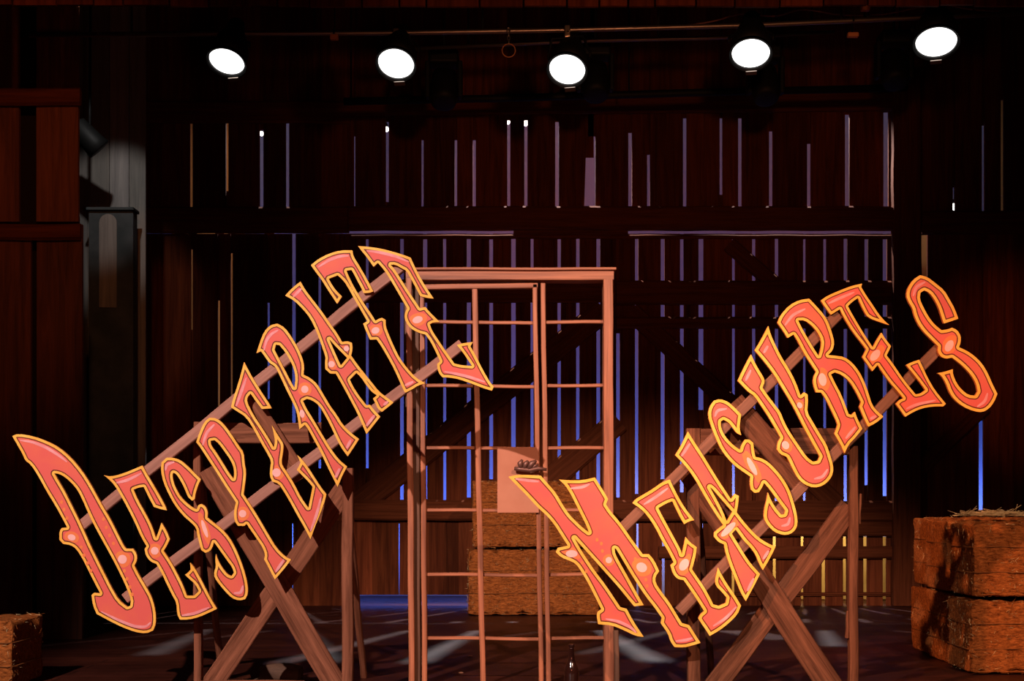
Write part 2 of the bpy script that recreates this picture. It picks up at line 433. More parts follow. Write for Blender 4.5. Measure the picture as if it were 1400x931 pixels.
  out=[(100,165),(115,200),(140,245),(165,285),(170,305),(158,335),(185,375),(220,420),(250,460),(265,500),(290,550),(320,595),(350,640),(385,690),(415,712),(440,708),(450,685),(430,650),(400,595),(370,540),(335,470),(300,405),(260,340),(215,265),(170,205),(140,170),(118,145),(140,110),(165,65),(188,20),(200,65),(225,120),(255,180),(290,235),(325,300),(352,375),(370,358),(388,370),(390,410),(385,460),(415,510),(450,570),(485,625),(500,670),(518,730),(518,770),(500,805),(465,835),(420,845),(375,830),(340,800),(315,755),(290,700),(280,685),(250,675),(232,650),(235,615),(250,590),(225,545),(190,485),(150,425),(115,375),(90,360),(60,330),(32,300),(50,260),(75,210)],
  holes=[], shine=[[(72,300),(98,245)],[(165,158),(185,122)],[(420,800),(465,790),(490,750)]], spots=[(275,628,22,18,60),(347,425,16,13,60)]),
 dict(ch='R', crop='N', sign=1, bw=3.7,
  out=[(48,190),(65,150),(110,100),(160,75),(210,68),(245,105),(285,150),(305,185),(325,240),(338,290),(330,330),(305,355),(340,358),(390,365),(430,395),(465,440),(490,490),(510,545),(530,610),(560,645),(588,668),(550,700),(510,720),(490,680),(465,618),(474,595),(450,545),(415,488),(375,455),(340,443),(320,453),(345,505),(375,560),(410,655),(425,660),(442,643),(455,680),(480,730),(445,775),(410,810),(390,855),(370,810),(338,755),(352,720),(355,705),(325,640),(290,570),(270,545),(245,545),(232,510),(230,470),(245,440),(215,395),(180,340),(150,280),(130,250),(100,268),(80,235)],
  holes=[[(153,178),(185,177),(222,203),(252,238),(273,280),(270,320),(258,360),(233,322),(203,272),(172,217)]],
  shine=[[(85,205),(125,150),(190,120)],[(395,780),(445,720)],[(520,680),(550,665)]], spots=[(277,480,33,20,80)]),
 dict(ch='E', crop='O', sign=1, bw=3.4,
  out=[(52,172),(90,145),(160,115),(230,88),(290,75),(285,95),(315,145),(350,195),(385,250),(420,290),(448,315),(400,300),(325,272),(302,235),(266,158),(230,183),(208,205),(235,255),(270,315),(310,380),(352,444),(375,400),(402,358),(425,395),(458,437),(432,490),(470,540),(510,600),(550,655),(600,715),(630,710),(658,690),(625,645),(590,600),(545,545),(580,528),(620,515),(640,555),(670,620),(710,690),(775,770),(760,785),(700,785),(640,795),(590,815),(540,845),(515,810),(485,770),(510,745),(530,738),(490,690),(450,645),(410,590),(380,545),(350,582),(320,540),(292,500),(315,455),(285,415),(245,365),(205,305),(175,250),(162,222),(110,255),(80,215)],
  holes=[], shine=[[(95,190),(160,160),(245,125)],[(545,800),(600,775),(715,750)]], spots=[(365,490,38,22,-50)]),
 dict(ch='S', crop='P', sign=1,
  out=[(80,185),(90,140),(120,95),(160,68),(205,80),(250,115),(300,155),(335,215),(360,260),(382,320),(340,335),(298,348),(285,310),(270,260),(245,210),(215,170),(185,156),(163,170),(158,205),(180,255),(210,310),(245,355),(285,387),(320,382),(345,372),(375,385),(397,420),(395,460),(385,485),(430,505),(475,535),(520,580),(555,640),(580,700),(608,755),(590,800),(560,840),(520,862),(470,855),(410,830),(360,790),(330,745),(310,690),(285,650),(260,635),(300,628),(350,612),(350,640),(370,690),(400,730),(440,762),(480,765),(494,740),(485,695),(460,650),(420,605),(380,570),(345,545),(310,552),(280,540),(262,510),(265,480),(225,440),(180,395),(145,345),(125,295),(118,260),(95,225)],
  holes=[], shine=[[(120,190),(135,137),(190,108)],[(490,830),(535,800),(550,750)]], spots=[(328,478,36,22,-60)]),
]


def round_soft(poly, ang=38):
    """cut shallow corners (curves), keep sharp ones"""
    P = [np.array(p, float) for p in poly]
    n = len(P)
    out = []
    for i in range(n):
        a, b, c = P[i - 1], P[i], P[(i + 1) % n]
        v1, v2 = b - a, c - b
        l1, l2 = np.linalg.norm(v1), np.linalg.norm(v2)
        if l1 < 1e-6 or l2 < 1e-6:
            continue
        cosv = np.clip(v1.dot(v2) / l1 / l2, -1, 1)
        if math.degrees(math.acos(cosv)) < ang:
            out.append(b - v1 * .25)
            out.append(b + v2 * .25)
        else:
            k = min(.2, .5 / l1, .5 / l2) if True else 0
            out.append(b - v1 * k)
            out.append(b + v2 * k)
    return out


def sdf_grid(loops, step, pad=2):
    pts = np.concatenate([np.array(l) for l in loops])
    x0, y0 = pts.min(0) - pad
    x1, y1 = pts.max(0) + pad
    xs = np.arange(x0, x1, step)
    ys = np.arange(y0, y1, step)
    gx, gy = np.meshgrid(xs, ys)
    d2 = np.full(gx.shape, 1e9)
    ins = np.zeros(gx.shape, bool)
    for l in loops:
        L = np.array(l)
        for a, b in zip(L, np.roll(L, -1, 0)):
            e = b - a
            ll = e.dot(e)
            if ll < 1e-12:
                continue
            t = np.clip(((gx - a[0]) * e[0] + (gy - a[1]) * e[1]) / ll, 0, 1)
            q = (gx - a[0] - t * e[0]) ** 2 + (gy - a[1] - t * e[1]) ** 2
            np.minimum(d2, q, out=d2)
            if a[1] != b[1]:
                cond = (a[1] > gy) != (b[1] > gy)
                xi = a[0] + (gy - a[1]) / (b[1] - a[1]) * e[0]
                ins ^= cond & (gx < xi)
    d = np.sqrt(d2)
    return xs, ys, np.where(ins, d, -d)


def contours(xs, ys, S, level):
    V = S - level
    V[np.abs(V) < 1e-6] = 1e-6
    pos = V > 0
    ny, nx = V.shape
    nxt = {}
    cells = np.argwhere(~((pos[:-1, :-1] == pos[1:, :-1]) & (pos[:-1, :-1] == pos[:-1, 1:]) & (pos[:-1, :-1] == pos[1:, 1:])))

    def ept(k):
        kind, j, i = k
        if kind == 0:   # horizontal edge (j,i)-(j,i+1)
            a, b = V[j, i], V[j, i + 1]
            t = a / (a - b)
            return (xs[i] + t * (xs[i + 1] - xs[i]), ys[j])
        a, b = V[j, i], V[j + 1, i]
        t = a / (a - b)
        return (xs[i], ys[j] + t * (ys[j + 1] - ys[j]))

    for j, i in cells:
        c = [pos[j, i], pos[j, i + 1], pos[j + 1, i + 1], pos[j + 1, i]]
        e = [(0, j, i), (1, j, i + 1), (0, j + 1, i), (1, j, i)]
        ins_, outs_ = [], []
        for k in range(4):
            a, b = c[k], c[(k + 1) % 4]
            if a and not b:
                outs_.append((k, e[k]))
            elif b and not a:
                ins_.append((k, e[k]))
        if len(ins_) == 1:
            nxt[outs_[0][1]] = ins_[0][1]
        else:
            for k, ek in outs_:
                for k2, ek2 in ins_:
                    if k2 == (k - 1) % 4:
                        nxt[ek] = ek2
    loops = []
    while nxt:
        s, t = nxt.popitem()
        lp = [s]
        while t != s:
            lp.append(t)
            if t not in nxt:
                break
            t = nxt.pop(t)
        pts = [ept(k) for k in lp]
        if len(pts) > 10:
            loops.append(simplify(pts, .10))
    return [l for l in loops if len(l) > 3]


def simplify(pts, tol):
    P = np.array(pts)
    n = len(P)
    far = int(np.argmax(((P - P[0]) ** 2).sum(1)))
    keep = {0, far}
    stack = [(0, far), (far, n)]
    while stack:
        a, b = stack.pop()
        if b - a < 2:
            continue
        A, B = P[a], P[b % n]
        e = B - A
        L = np.linalg.norm(e)
        q = P[a + 1:b] - A
        d = np.abs(q[:, 0] * e[1] - q[:, 1] * e[0]) / L if L > 1e-9 else np.linalg.norm(q, axis=1)
        k = int(np.argmax(d))
        if d[k] > tol:
            k = a + 1 + k
            keep.add(k)
            stack += [(a, k), (k, b)]
    return [tuple(P[k]) for k in sorted(keep)]


def inside(pt, loops):
    x, y = pt
    r = False
    for l in loops:
        for (ax, ay), (bx, by) in zip(l, l[1:] + l[:1]):
            if (ay > y) != (by > y) and x < ax + (y - ay) / (by - ay) * (bx - ax):
                r = not r
    return r


def fill(loops):
    vs, es = [], []
    for l in loops:
        s = len(vs)
        vs += [Vector((p[0], p[1])) for p in l]
        es += [(s + i, s + (i + 1) % len(l)) for i in range(len(l))]
    v, e, f, *_ = delaunay_2d_cdt(vs, es, [], 0, 1e-5)
    tris = []
    ls = [[tuple(p) for p in l] for l in loops]
    for t in f:
        c = ((v[t[0]].x + v[t[1]].x + v[t[2]].x) / 3, (v[t[0]].y + v[t[1]].y + v[t[2]].y) / 3)
        if inside(c, ls):
            tris.append(tuple(t))
    return [(p.x, p.y) for p in v], tris


YS = 6.10      # plane of the letters


def letter_mesh(L, root):
    x0, y0, s = CROP[L['crop']]
    cv = lambda p: (x0 + p[0] / s, y0 + p[1] / s)
    loops = [round_soft([cv(p) for p in L['out']])] + [round_soft([cv(p) for p in h]) for h in L['holes']]
    loops = [[tuple(p) for p in l] for l in loops]
    step = .55
    xs, ys, S = sdf_grid(loops, step)
    bw = L.get('bw', 3.5 if L['sign'] == 0 else 4.0)
    d1 = contours(xs, ys, S, bw)
    d2 = contours(xs, ys, S, bw + 1.5)
    bm = bmesh.new()
    rl = root.location
    T = .018
    def W(p, Y):
        q = at(p[0], p[1], YS)
        return (q.x - rl.x, Y - rl.y, q.z - rl.z)

    def layer(lp, Y, mi, flip=False):
        v, t = fill(lp)
        bv = [bm.verts.new(W(p, Y)) for p in v]
        for a in t:
            try:
                f = bm.faces.new([bv[i] for i in a])
                f.material_index = mi
                f.normal_update()
                if (f.normal.y > 0) != flip:
                    f.normal_flip()
            except ValueError:
                pass
        return bv
    layer(loops, YS, 0)
    layer(loops, YS + T, 3, True)
    for l in loops:
        n = len(l)
        A = [bm.verts.new(W(p, YS)) for p in l]
        B = [bm.verts.new(W(p, YS + T)) for p in l]
        for i in range(n):
            f = bm.faces.new((A[i], A[(i + 1) % n], B[(i + 1) % n], B[i]))
            f.material_index = 3
    if d1:
        layer(d1, YS - .0007, 1)
    if d2:
        layer(d2, YS - .0014, 2)
    # painted shines: tapering strokes and dabs
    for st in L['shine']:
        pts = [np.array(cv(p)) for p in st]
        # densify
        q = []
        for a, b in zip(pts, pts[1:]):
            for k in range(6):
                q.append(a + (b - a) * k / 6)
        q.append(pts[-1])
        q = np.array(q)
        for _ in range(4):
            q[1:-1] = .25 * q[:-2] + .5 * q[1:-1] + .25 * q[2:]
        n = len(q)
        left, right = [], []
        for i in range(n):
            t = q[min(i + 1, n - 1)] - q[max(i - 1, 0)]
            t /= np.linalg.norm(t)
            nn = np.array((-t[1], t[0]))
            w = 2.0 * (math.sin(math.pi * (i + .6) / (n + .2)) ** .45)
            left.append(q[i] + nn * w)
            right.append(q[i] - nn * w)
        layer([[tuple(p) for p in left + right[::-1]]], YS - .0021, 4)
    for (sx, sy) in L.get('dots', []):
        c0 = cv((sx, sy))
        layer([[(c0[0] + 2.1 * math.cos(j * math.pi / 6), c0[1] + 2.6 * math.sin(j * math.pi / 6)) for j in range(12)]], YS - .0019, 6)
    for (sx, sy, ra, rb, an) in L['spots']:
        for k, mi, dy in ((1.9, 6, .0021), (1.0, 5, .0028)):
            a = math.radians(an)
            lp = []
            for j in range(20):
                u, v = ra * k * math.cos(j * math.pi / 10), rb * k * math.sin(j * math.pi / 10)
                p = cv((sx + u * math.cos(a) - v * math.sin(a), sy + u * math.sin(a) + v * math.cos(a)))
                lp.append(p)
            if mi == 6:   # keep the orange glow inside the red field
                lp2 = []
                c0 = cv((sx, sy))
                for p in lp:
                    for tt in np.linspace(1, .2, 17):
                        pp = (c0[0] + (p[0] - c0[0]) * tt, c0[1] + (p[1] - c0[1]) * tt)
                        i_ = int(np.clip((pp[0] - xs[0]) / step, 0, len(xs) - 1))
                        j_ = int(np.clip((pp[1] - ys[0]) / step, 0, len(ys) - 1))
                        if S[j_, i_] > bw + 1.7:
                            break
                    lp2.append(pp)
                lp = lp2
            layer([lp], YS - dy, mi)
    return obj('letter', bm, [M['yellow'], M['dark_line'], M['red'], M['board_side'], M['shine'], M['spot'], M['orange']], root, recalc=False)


WORDS = [('DESPERATE', 'long slanting wooden sign spelling DESPERATE in coral red letters with yellow edges', at(380, 957, YS)),
         ('MEASURES', 'long slanting wooden sign spelling MEASURES in coral red letters with yellow edges', at(1060, 957, YS))]
RAILS = [[((111, 718), (548, 364)), ((171, 818), (632, 471))], [((852, 722), (1147, 430)), ((928, 836), (1284, 477))]]
BRACES = [[((333, 532), (412, 655))], [((1002, 550), (1096, 660))]]
ordinal = {}
for si, (word, lab, base) in enumerate(WORDS):
    root = thing('letter_sign', (base.x, YS, base.z), lab, 'sign', 'painted word signs on the stands')
    for L in LETTERS:
        if L['sign'] == si:
            o = letter_mesh(L, root)
            if si == 1:
                pass
            k = ordinal.get((si, L['ch']), 0)
            ordinal[(si, L['ch'])] = k + 1
            total = sum(1 for q in LETTERS if q['sign'] == si and q['ch'] == L['ch'])
            which = '' if total == 1 else ['first ', 'second ', 'third '][k]
            o['label'] = f"{which}coral red letter {L['ch']} with yellow edge in {word}"
    for (a, b) in RAILS[si]:
        Yr = YS + .018 + .018
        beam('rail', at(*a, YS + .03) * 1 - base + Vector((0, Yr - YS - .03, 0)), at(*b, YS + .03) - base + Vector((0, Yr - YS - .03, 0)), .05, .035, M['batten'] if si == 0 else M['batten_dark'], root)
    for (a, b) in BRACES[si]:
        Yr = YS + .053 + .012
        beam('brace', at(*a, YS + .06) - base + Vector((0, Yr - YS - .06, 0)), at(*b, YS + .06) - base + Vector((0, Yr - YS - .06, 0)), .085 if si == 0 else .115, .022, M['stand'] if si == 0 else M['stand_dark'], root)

# ------------------------------------------------------------------ the stands
YT = 6.235


def stand(label, posts, top, diags, props, low, extra=(), mat='stand'):
    cx = (posts[0][0] + posts[1][0]) / 2
    bx = PX(cx, YT)
    r = thing('sign_stand', (bx, YT, 0), label, 'stand', 'timber stands carrying the signs')
    loc = lambda px, py, dy=0: at(px, py, YT) - Vector((bx, YT, 0)) + Vector((0, dy, 0))
    for (xa, w, ytop) in posts:
        p = loc(xa, ytop)
        q = Vector((p.x, 0, 0.0))
        beam('post', q, p, w * YT / F, .05, M[mat], r)
    (xa, xb, y0, y1) = top
    beam('top_rail', loc(xa, (y0 + y1) / 2, -.003), loc(xb, (y0 + y1) / 2, -.003), (y1 - y0) * YT / F, .036, M[mat], r)
    if low:
        (xa, xb, y0, y1) = low
        beam('bottom_rail', loc(xa, (y0 + y1) / 2, -.03), loc(xb, (y0 + y1) / 2, -.03), (y1 - y0) * YT / F, .024, M[mat], r)
    for k, (a, b, w) in enumerate(diags):
        beam('cross_brace', loc(*a, -.012 + k * .026), loc(*b, -.012 + k * .026), w * YT / F, .024, M[mat], r)
    for (a, z0, b) in props:
        p = loc(*a, .03)
        q = Vector((PX(b, YT + .75) - bx, .75, 0.01))
        beam('back_prop', q, p, .032, .03, M[mat], r)
    for (px, y0, y1, w) in extra:
        beam('splinter', loc(px, y1, -.005), loc(px + 2, y0, -.005), w * YT / F, .02, M[mat], r, taper=.6)
    return r


stand('brown timber sawbuck stand with crossed boards under the DESPERATE sign',
      [(271, 10, 577), (475.5, 15, 640)], (267, 440, 578, 606),
      [((286, 640), (464, 944), 31), ((472, 668), (283, 944), 29)], [((272, 640), 0, 303), ((475, 690), 0, 497)], (272, 418, 929, 944))
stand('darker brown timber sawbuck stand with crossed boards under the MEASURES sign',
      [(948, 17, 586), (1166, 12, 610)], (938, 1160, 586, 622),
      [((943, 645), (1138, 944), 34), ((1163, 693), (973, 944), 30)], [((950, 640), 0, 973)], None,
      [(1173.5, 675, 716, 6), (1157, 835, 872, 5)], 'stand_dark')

# ------------------------------------------------------------------ glazed door frame (no panes visible)
YD = 6.72
dx = PX(700, YD)
door = thing('door_frame', (0, YD, 0), 'tall standing wooden french door frame with empty pane grid', 'door frame')
dl = lambda px, py, dy=0: at(px, py, YD) - Vector((0, YD, 0)) + Vector((0, dy, 0))


def dbar(name, a, b, wpx, d, dy=0, mat='door'):
    p, q = dl(*a, dy), dl(*b, dy)
    if p.z < 0.02:
        p.z = 0
    if q.z < 0.02:
        q.z = 0
    return beam(name, p, q, wpx * YD / F, d, M[mat], door, bev=.003, wob=.0012)


dbar('header', (556, 378), (838, 378), 14, .11)
cap = dbar('header_cap', (552, 370.5), (841, 370.5), 3.5, .14)
o = dbar('jamb', (832, 940), (830.5, 384), 13, .11)
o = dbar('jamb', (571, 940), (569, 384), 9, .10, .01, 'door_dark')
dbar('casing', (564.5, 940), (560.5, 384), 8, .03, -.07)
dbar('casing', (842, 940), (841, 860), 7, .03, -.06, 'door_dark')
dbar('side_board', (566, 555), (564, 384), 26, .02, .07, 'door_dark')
dbar('top_bar', (580, 393.5), (735, 391), 7, .045, -.005)
dbar('stile', (581, 940), (577, 390), 7, .045, -.005)
dbar('stile', (740, 940), (731, 390), 6.5, .045, -.005)
dbar('center_post', (750, 940), (742, 384), 6.5, .05, 0)
dbar('mullion', (660.5, 940), (649, 394), 7.5, .03, -.008)
for y in (440, 527, 612, 697, 785, 872):
    sh = (y - 390) / 550
    dbar('muntin', (579 + 3 * sh, y), (649 + 11 * sh, y + .5), 4.6, .02, .002)
    dbar('muntin', (650 + 11 * sh, y + .5), (731 + 9 * sh, y + 2), 4.6, .02, .002)
    dbar('muntin', (744 + 8 * sh, y + .5), (827, y), 4.6, .02, .002)
# lock panel and ornate lever
bm = bmesh.new()
p, q = dl(680, 701), dl(736.5, 611.5)
add_box(bm, p.x, q.x, -.045, -.030, p.z, q.z)
bevelled(bm, .002, 2)
lp = obj('lock_panel', bm, M['panel'], door)
lp['label'] = 'square peach coloured panel beside the centre post'
bm = bmesh.new()
hy = -.075
tube_bm(bm, [dl(703, 641, hy), dl(712, 642, hy), dl(724, 643.5, hy), dl(735, 641, hy), dl(747, 642.5, hy)], [.009, .012, .012, .012, .007], 8)
tube_bm(bm, [dl(712, 641, hy), dl(711, 634, hy), dl(714, 629, hy)], [.010, .015, .006], 8)
tube_bm(bm, [dl(716, 642, hy), dl(719, 634, hy), dl(722, 630.5, hy)], [.010, .014, .006], 8)
tube_bm(bm, [dl(722, 642, hy), dl(727, 634, hy), dl(733, 630.5, hy)], [.011, .016, .006], 8)
tube_bm(bm, [dl(726, 642, hy), dl(731, 637, hy), dl(736, 636, hy)], [.006, .007, .003], 8)
tube_bm(bm, [dl(724, 643, hy), dl(725, 646, hy), dl(731, 645.5, hy)], [.006, .007, .003], 8)
tube_bm(bm, [dl(724, 642, hy), dl(724, 642, -.040)], .012, 10)
lv = obj('lever_handle', bm, M['bronze'], lp, smooth=True)
lv['label'] = 'dark bronze leafy lever handle'

# ------------------------------------------------------------------ bottle
YB = 6.42
s = F / YB
bt = thing('bottle', (PX(781.5, YB), YB, 0), 'dark brown glass bottle standing on the floor inside the door frame', 'bottle')
H = PZ(880.5, YB)
bm = bmesh.new()
R = 10 / s
lathe_bm(bm, [(R * .86, 0), (R, .006), (R, H * .44), (R * .95, H * .5), (R * .75, H * .58), (R * .5, H * .67), (R * .4, H * .76), (R * .34, H * .9), (R * .33, H * .955)], 32)
obj('glass_body', bm, M['bottle'], bt, smooth=True)
bm = bmesh.new()
lathe_bm(bm, [(R * .30, H * .94), (R * .42, H * .945), (R * .42, H * .985), (R * .36, H), (R * .2, H)], 24)
obj('rim', bm, M['bottle'], bt, smooth=True)


# ------------------------------------------------------------------ hay
def bale_mesh(lx, ly, lz, seed, strands=900):
    r = random.Random(seed)
    bm = bmesh.new()
    add_box(bm, -lx / 2, lx / 2, -ly / 2, ly / 2, 0, lz)
    bmesh.ops.bevel(bm, geom=bm.edges[:], offset=.022, segments=3, affect='EDGES', profile=.6)
    bmesh.ops.subdivide_edges(bm, edges=bm.edges[:], cuts=2, use_grid_fill=True)
    bmesh.ops.triangulate(bm, faces=bm.faces[:])
    long = [e for e in bm.edges if e.calc_length() > .07]
    for _ in range(3):
        long = [e for e in bm.edges if e.calc_length() > .07]
        if not long:
            break
        bmesh.ops.subdivide_edges(bm, edges=long, cuts=1)
        bmesh.ops.triangulate(bm, faces=bm.faces[:])
    from mathutils import noise
    off = Vector((seed * 3.1, seed * 1.7, seed * .9))
    bm.normal_update()
    for v in bm.verts:
        n = v.normal
        k = noise.noise(v.co * 9 + off) * .010 + noise.noise(v.co * 30 + off) * .007
        # flakes: the bale is pressed in slices along its length
        k += .006 * math.sin(v.co.x * 55 + seed)
        if v.co.z < .03:
            k = min(k, 0)
        v.co += n * k - n * .006
    for f in bm.faces:
        f.smooth = True
    # loose straws on all faces
    for i in range(strands):
        side = r.random()
        if side < .5:
            c = Vector((r.uniform(-.5, .5) * lx, -ly / 2, r.uniform(.02, .98) * lz)); n = Vector((0, -1, 0))
        elif side < .72:
            c = Vector((r.uniform(-.5, .5) * lx, r.uniform(-.5, .5) * ly, lz)); n = Vector((0, 0, 1))
        elif side < .9:
            c = Vector((-lx / 2, r.uniform(-.5, .5) * ly, r.uniform(.02, .98) * lz)); n = Vector((-1, 0, 0))
        else:
            c = Vector((lx / 2, r.uniform(-.5, .5) * ly, r.uniform(.02, .98) * lz)); n = Vector((1, 0, 0))
        d = Vector((r.gauss(0, 1), r.gauss(0, 1), r.gauss(0, 1)))
        d = (d - n * d.dot(n) + n * r.uniform(0.0, .30)).normalized()
        Ls = r.uniform(.012, .042)
        w = r.uniform(.0010, .0019)
        a = c - n * .006
        b = a + d * Ls
        u = d.cross(n).normalized() * w
        if b.z < .004:
            b.z = .004
        v = [bm.verts.new(x) for x in (a - u, a + u, b, a + n * w * 1.6)]
        for tri in ((0, 1, 2), (1, 3, 2), (3, 0, 2)):
            f = bm.faces.new([v[t] for t in tri])
            f.material_index = 1 if r.random() < .3 else 0
    me = bpy.data.meshes.new('hay_bale')
    bmesh.ops.recalc_face_normals(bm, faces=bm.faces[:])
    bm.to_mesh(me)
    bm.free()
    me.materials.append(M['hay'])
    me.materials.append(M['straw'])
    return me


def bale(loc, dims, seed, label, group, rz=0.0, strands=900):
    lx, ly, lz = dims
    root = thing('hay_bale', loc, label, 'hay bale', group, rot=(0, 0, rz))
    b = bpy.data.objects.new('bale', bale_mesh(lx, ly, lz, seed, strands))
    link(b, root)
    for k in (.34, .68):
        bm = bmesh.new()
        zz = lz * k
        e = .001
        pts = [(-lx / 2 - e, -ly / 2 + .03, zz), (-lx / 2 + .03, -ly / 2 - e, zz)] + [(-lx / 2 + .03 + (lx - .06) * t / 8, -ly / 2 - e + .003 * math.sin(t * 2.1 + seed), zz + .004 * math.sin(t * 1.3 + seed)) for t in range(1, 9)] + \
              [(lx / 2 + e, -ly / 2 + .03, zz), (lx / 2 + e, ly / 2 - .03, zz), (lx / 2 - .03, ly / 2 + e, zz), (-lx / 2 + .03, ly / 2 + e, zz), (-lx / 2 - e, ly / 2 - .03, zz)]
        tube_bm(bm, pts, .0026, 6, closed=True)
        obj('twine', bm, M['twine'], root)
    return root


YH = 10.9
sH = F / YH
z1 = PZ(749, YH) - .012
bale((PX(729, YH), YH + .24, 0), (181 / sH, .5, z1), 3, 'lower of the two stacked hay bales behind the door frame', 'hay bales behind the door frame', strands=1500)
bale((PX(730, YH), YH + .25, z1 + .012), (170 / sH, .46, PZ(657, YH) - z1 - .012), 5, 'upper of the two stacked hay bales behind the door frame', 'hay bales behind the door frame', rz=.02, strands=1500)

GR = 'hay bales stacked at the right'
rows = [(7.115, 2.465, .40), (7.56, 2.50, .40), (8.00, 2.535, .40)]
names = [['front lower hay bale in the right hand stack, nearest the viewer', 'front upper hay bale in the right hand stack, nearest the viewer'],
         ['middle lower hay bale of the right hand stack, behind the front one', 'middle upper hay bale of the right hand stack, behind the front one'],
         ['rear lower hay bale of the right hand stack, nearest the plank wall', 'rear upper hay bale of the right hand stack, nearest the plank wall']]
sd = 11
for i, (yf, xl, dep) in enumerate(rows):
    for j in range(2):
        sd += 1
        jit = [0.0, .006, .012][i]
        bale((xl + .5 + (j * .012 * (-1) ** i), yf + dep / 2, j * .416), (.98, dep, .402 + (.012 * i if j else 0)), sd, names[i][j], GR, strands=1300 if i == 0 else 700)
# loose straw on top; its backlit paleness is put into the colour
bm = bmesh.new()
r = random.Random(4)
for i in range(230):
    a = Vector((r.gauss(0, .075), r.gauss(0, .05), max(.002, r.gauss(.010, .007))))
    d = Vector((r.gauss(0, 1), r.gauss(0, .5), r.gauss(0, .12))).normalized() * r.uniform(.04, .1)
    tube_bm(bm, [a - d, a + d * .2 + Vector((0, 0, .004)), a + d], .0016, 3)
for v in bm.verts:
    v.co.z = max(v.co.z, .0)
ls = obj('loose_straw', bm, M['straw'], recalc=False)
ls.location = (2.80, 7.66, .852)
tag(ls, 'pale loose straw lying on top of the right hand hay stack', 'straw')
ls['kind'] = 'stuff'

bale((PX(15, 6.5) - .45, 6.75, 0), (.9, .45, PZ(849, 6.5)), 31, 'single hay bale at the far left edge beside the D', 'hay bale at the left edge')

# ------------------------------------------------------------------ bits on the floor behind the left stand
bm = bmesh.new()
tube_bm(bm, [(-.10, 0, .052), (-.03, .01, .055), (.05, .0, .056), (.11, -.01, .05)], [.040, .050, .053, .045], 14)
lg = obj('log', bm, M['stone'], smooth=False)
lg.location = (PX(382, 6.75), 6.75, 0)
tag(lg, 'dark brown log lying on the floor behind the left stand', 'log')
bm = bmesh.new()
bmesh.ops.create_icosphere(bm, subdivisions=3, radius=.028)
for v in bm.verts:
    v.co.x *= 1.35
    v.co.z = (v.co.z + .026) if v.co.z > -.026 else 0
lk = obj('wood_lump', bm, M['stone'], smooth=True)
lk.location = (PX(356, 6.62), 6.58, 0)
tag(lk, 'small round brown lump in front of the log', 'wood lump')
w = beam('wood_scrap', (PX(318, 6.7), 6.62, .034), (PX(344, 6.7), 6.66, .052), .018, .03, M['pale_wood'])
tag(w, 'pale split scrap of wood leaning beside the brown lump', 'wood scrap')
w.rotation_euler = w.rotation_euler
for k, (px, py) in enumerate(((643, 898), (630, 921))):
    p = at(px, py, 1)
    Yf = F * CH / (py - HY)
    bm = bmesh.new()
    bmesh.ops.create_icosphere(bm, subdivisions=2, radius=.009)
    for v in bm.verts:
        v.co.z = v.co.z * .6 + .005
        v.co.x *= 1.5
    c = obj('wood_chip', bm, M['pale_wood'])
    c.location = (PX(px, Yf), Yf, 0)
    tag(c, ['small pale wood chip on the floor left of the mullion, further back', 'small pale wood chip on the floor left of the mullion, nearer'][k], 'wood chip', 'wood chips on the floor')

# ------------------------------------------------------------------ setting: floor, ceiling, walls
bm = bmesh.new()
add_box(bm, -7.5, 7.5, -3.5, 14.2, -.1, 0)
fl = struct(obj('floor', bm, M['floor']))
bm = bmesh.new()
add_box(bm, -7.5, 7.5, 4.5, 14.2, 6.0, 6.1)
struct(obj('ceiling', bm, M['ceil']))
for nm, x in (('wall_left', -6.6), ('wall_right', 6.6)):
    bm = bmesh.new()
    add_box(bm, x - .05, x + .05, 5.2, 13.9, 0, 6.0)
    struct(obj(nm, bm, M['mask']))

YW = 12.0


def board_obj(name, cells, Y, mat, thick=.025, seed=1):
    """cells: (x0,x1,z0,z1) boards; each slightly different in depth and tone"""
    r = random.Random(seed)
    bm = bmesh.new()
    lay = bm.loops.layers.float_color.new('tone')
    for c in cells:
        x0, x1, z0, z1 = c[:4]
        t = r.uniform(.55, 1.25)
        dy = r.uniform(-.004, .004)
        vs, fs = add_box(bm, x0, x1, Y + dy, Y + dy + thick, z0, z1)
        if len(c) > 4:     # wedge: widen gap at the bottom right corner
            for v in vs:
                if abs(v.co.x - x1) < 1e-6 and abs(v.co.z - z0) < 1e-6:
                    v.co.x -= c[4]
        for f in fs:
            for l in f.loops:
                l[lay] = (t, t * r.uniform(.95, 1.02), t * r.uniform(.93, 1.03), 1)
    return obj(name, bm, mat)


def boards_from_gaps(gaps, xL, xR, z0, z1, Y, seams=True):
    """gaps: (px, width_px, ytop_px, ybot_px). Boards run z0..z1 between gaps; a gap opens only between its rows."""
    g = sorted(gaps)
    xs = [xL] + [PX(a[0], Y) for a in g] + [xR]
    out = []
    ZT = [z0, z1]
    for i in range(len(xs) - 1):
        l = xs[i] if i == 0 else xs[i] + g[i - 1][1] / 2 * Y / F
        rr = xs[i + 1] if i == len(xs) - 2 else xs[i + 1] - g[i][1] / 2 * Y / F
        # split wide boards with a hairline seam
        n = max(1, int(round((rr - l) / .26)))
        w = (rr - l) / n
        for k in range(n):
            a = l + k * w
            b = l + (k + 1) * w
            out.append([a, b - (.0005 if k < n - 1 else 0), z0, z1])
    return out, g


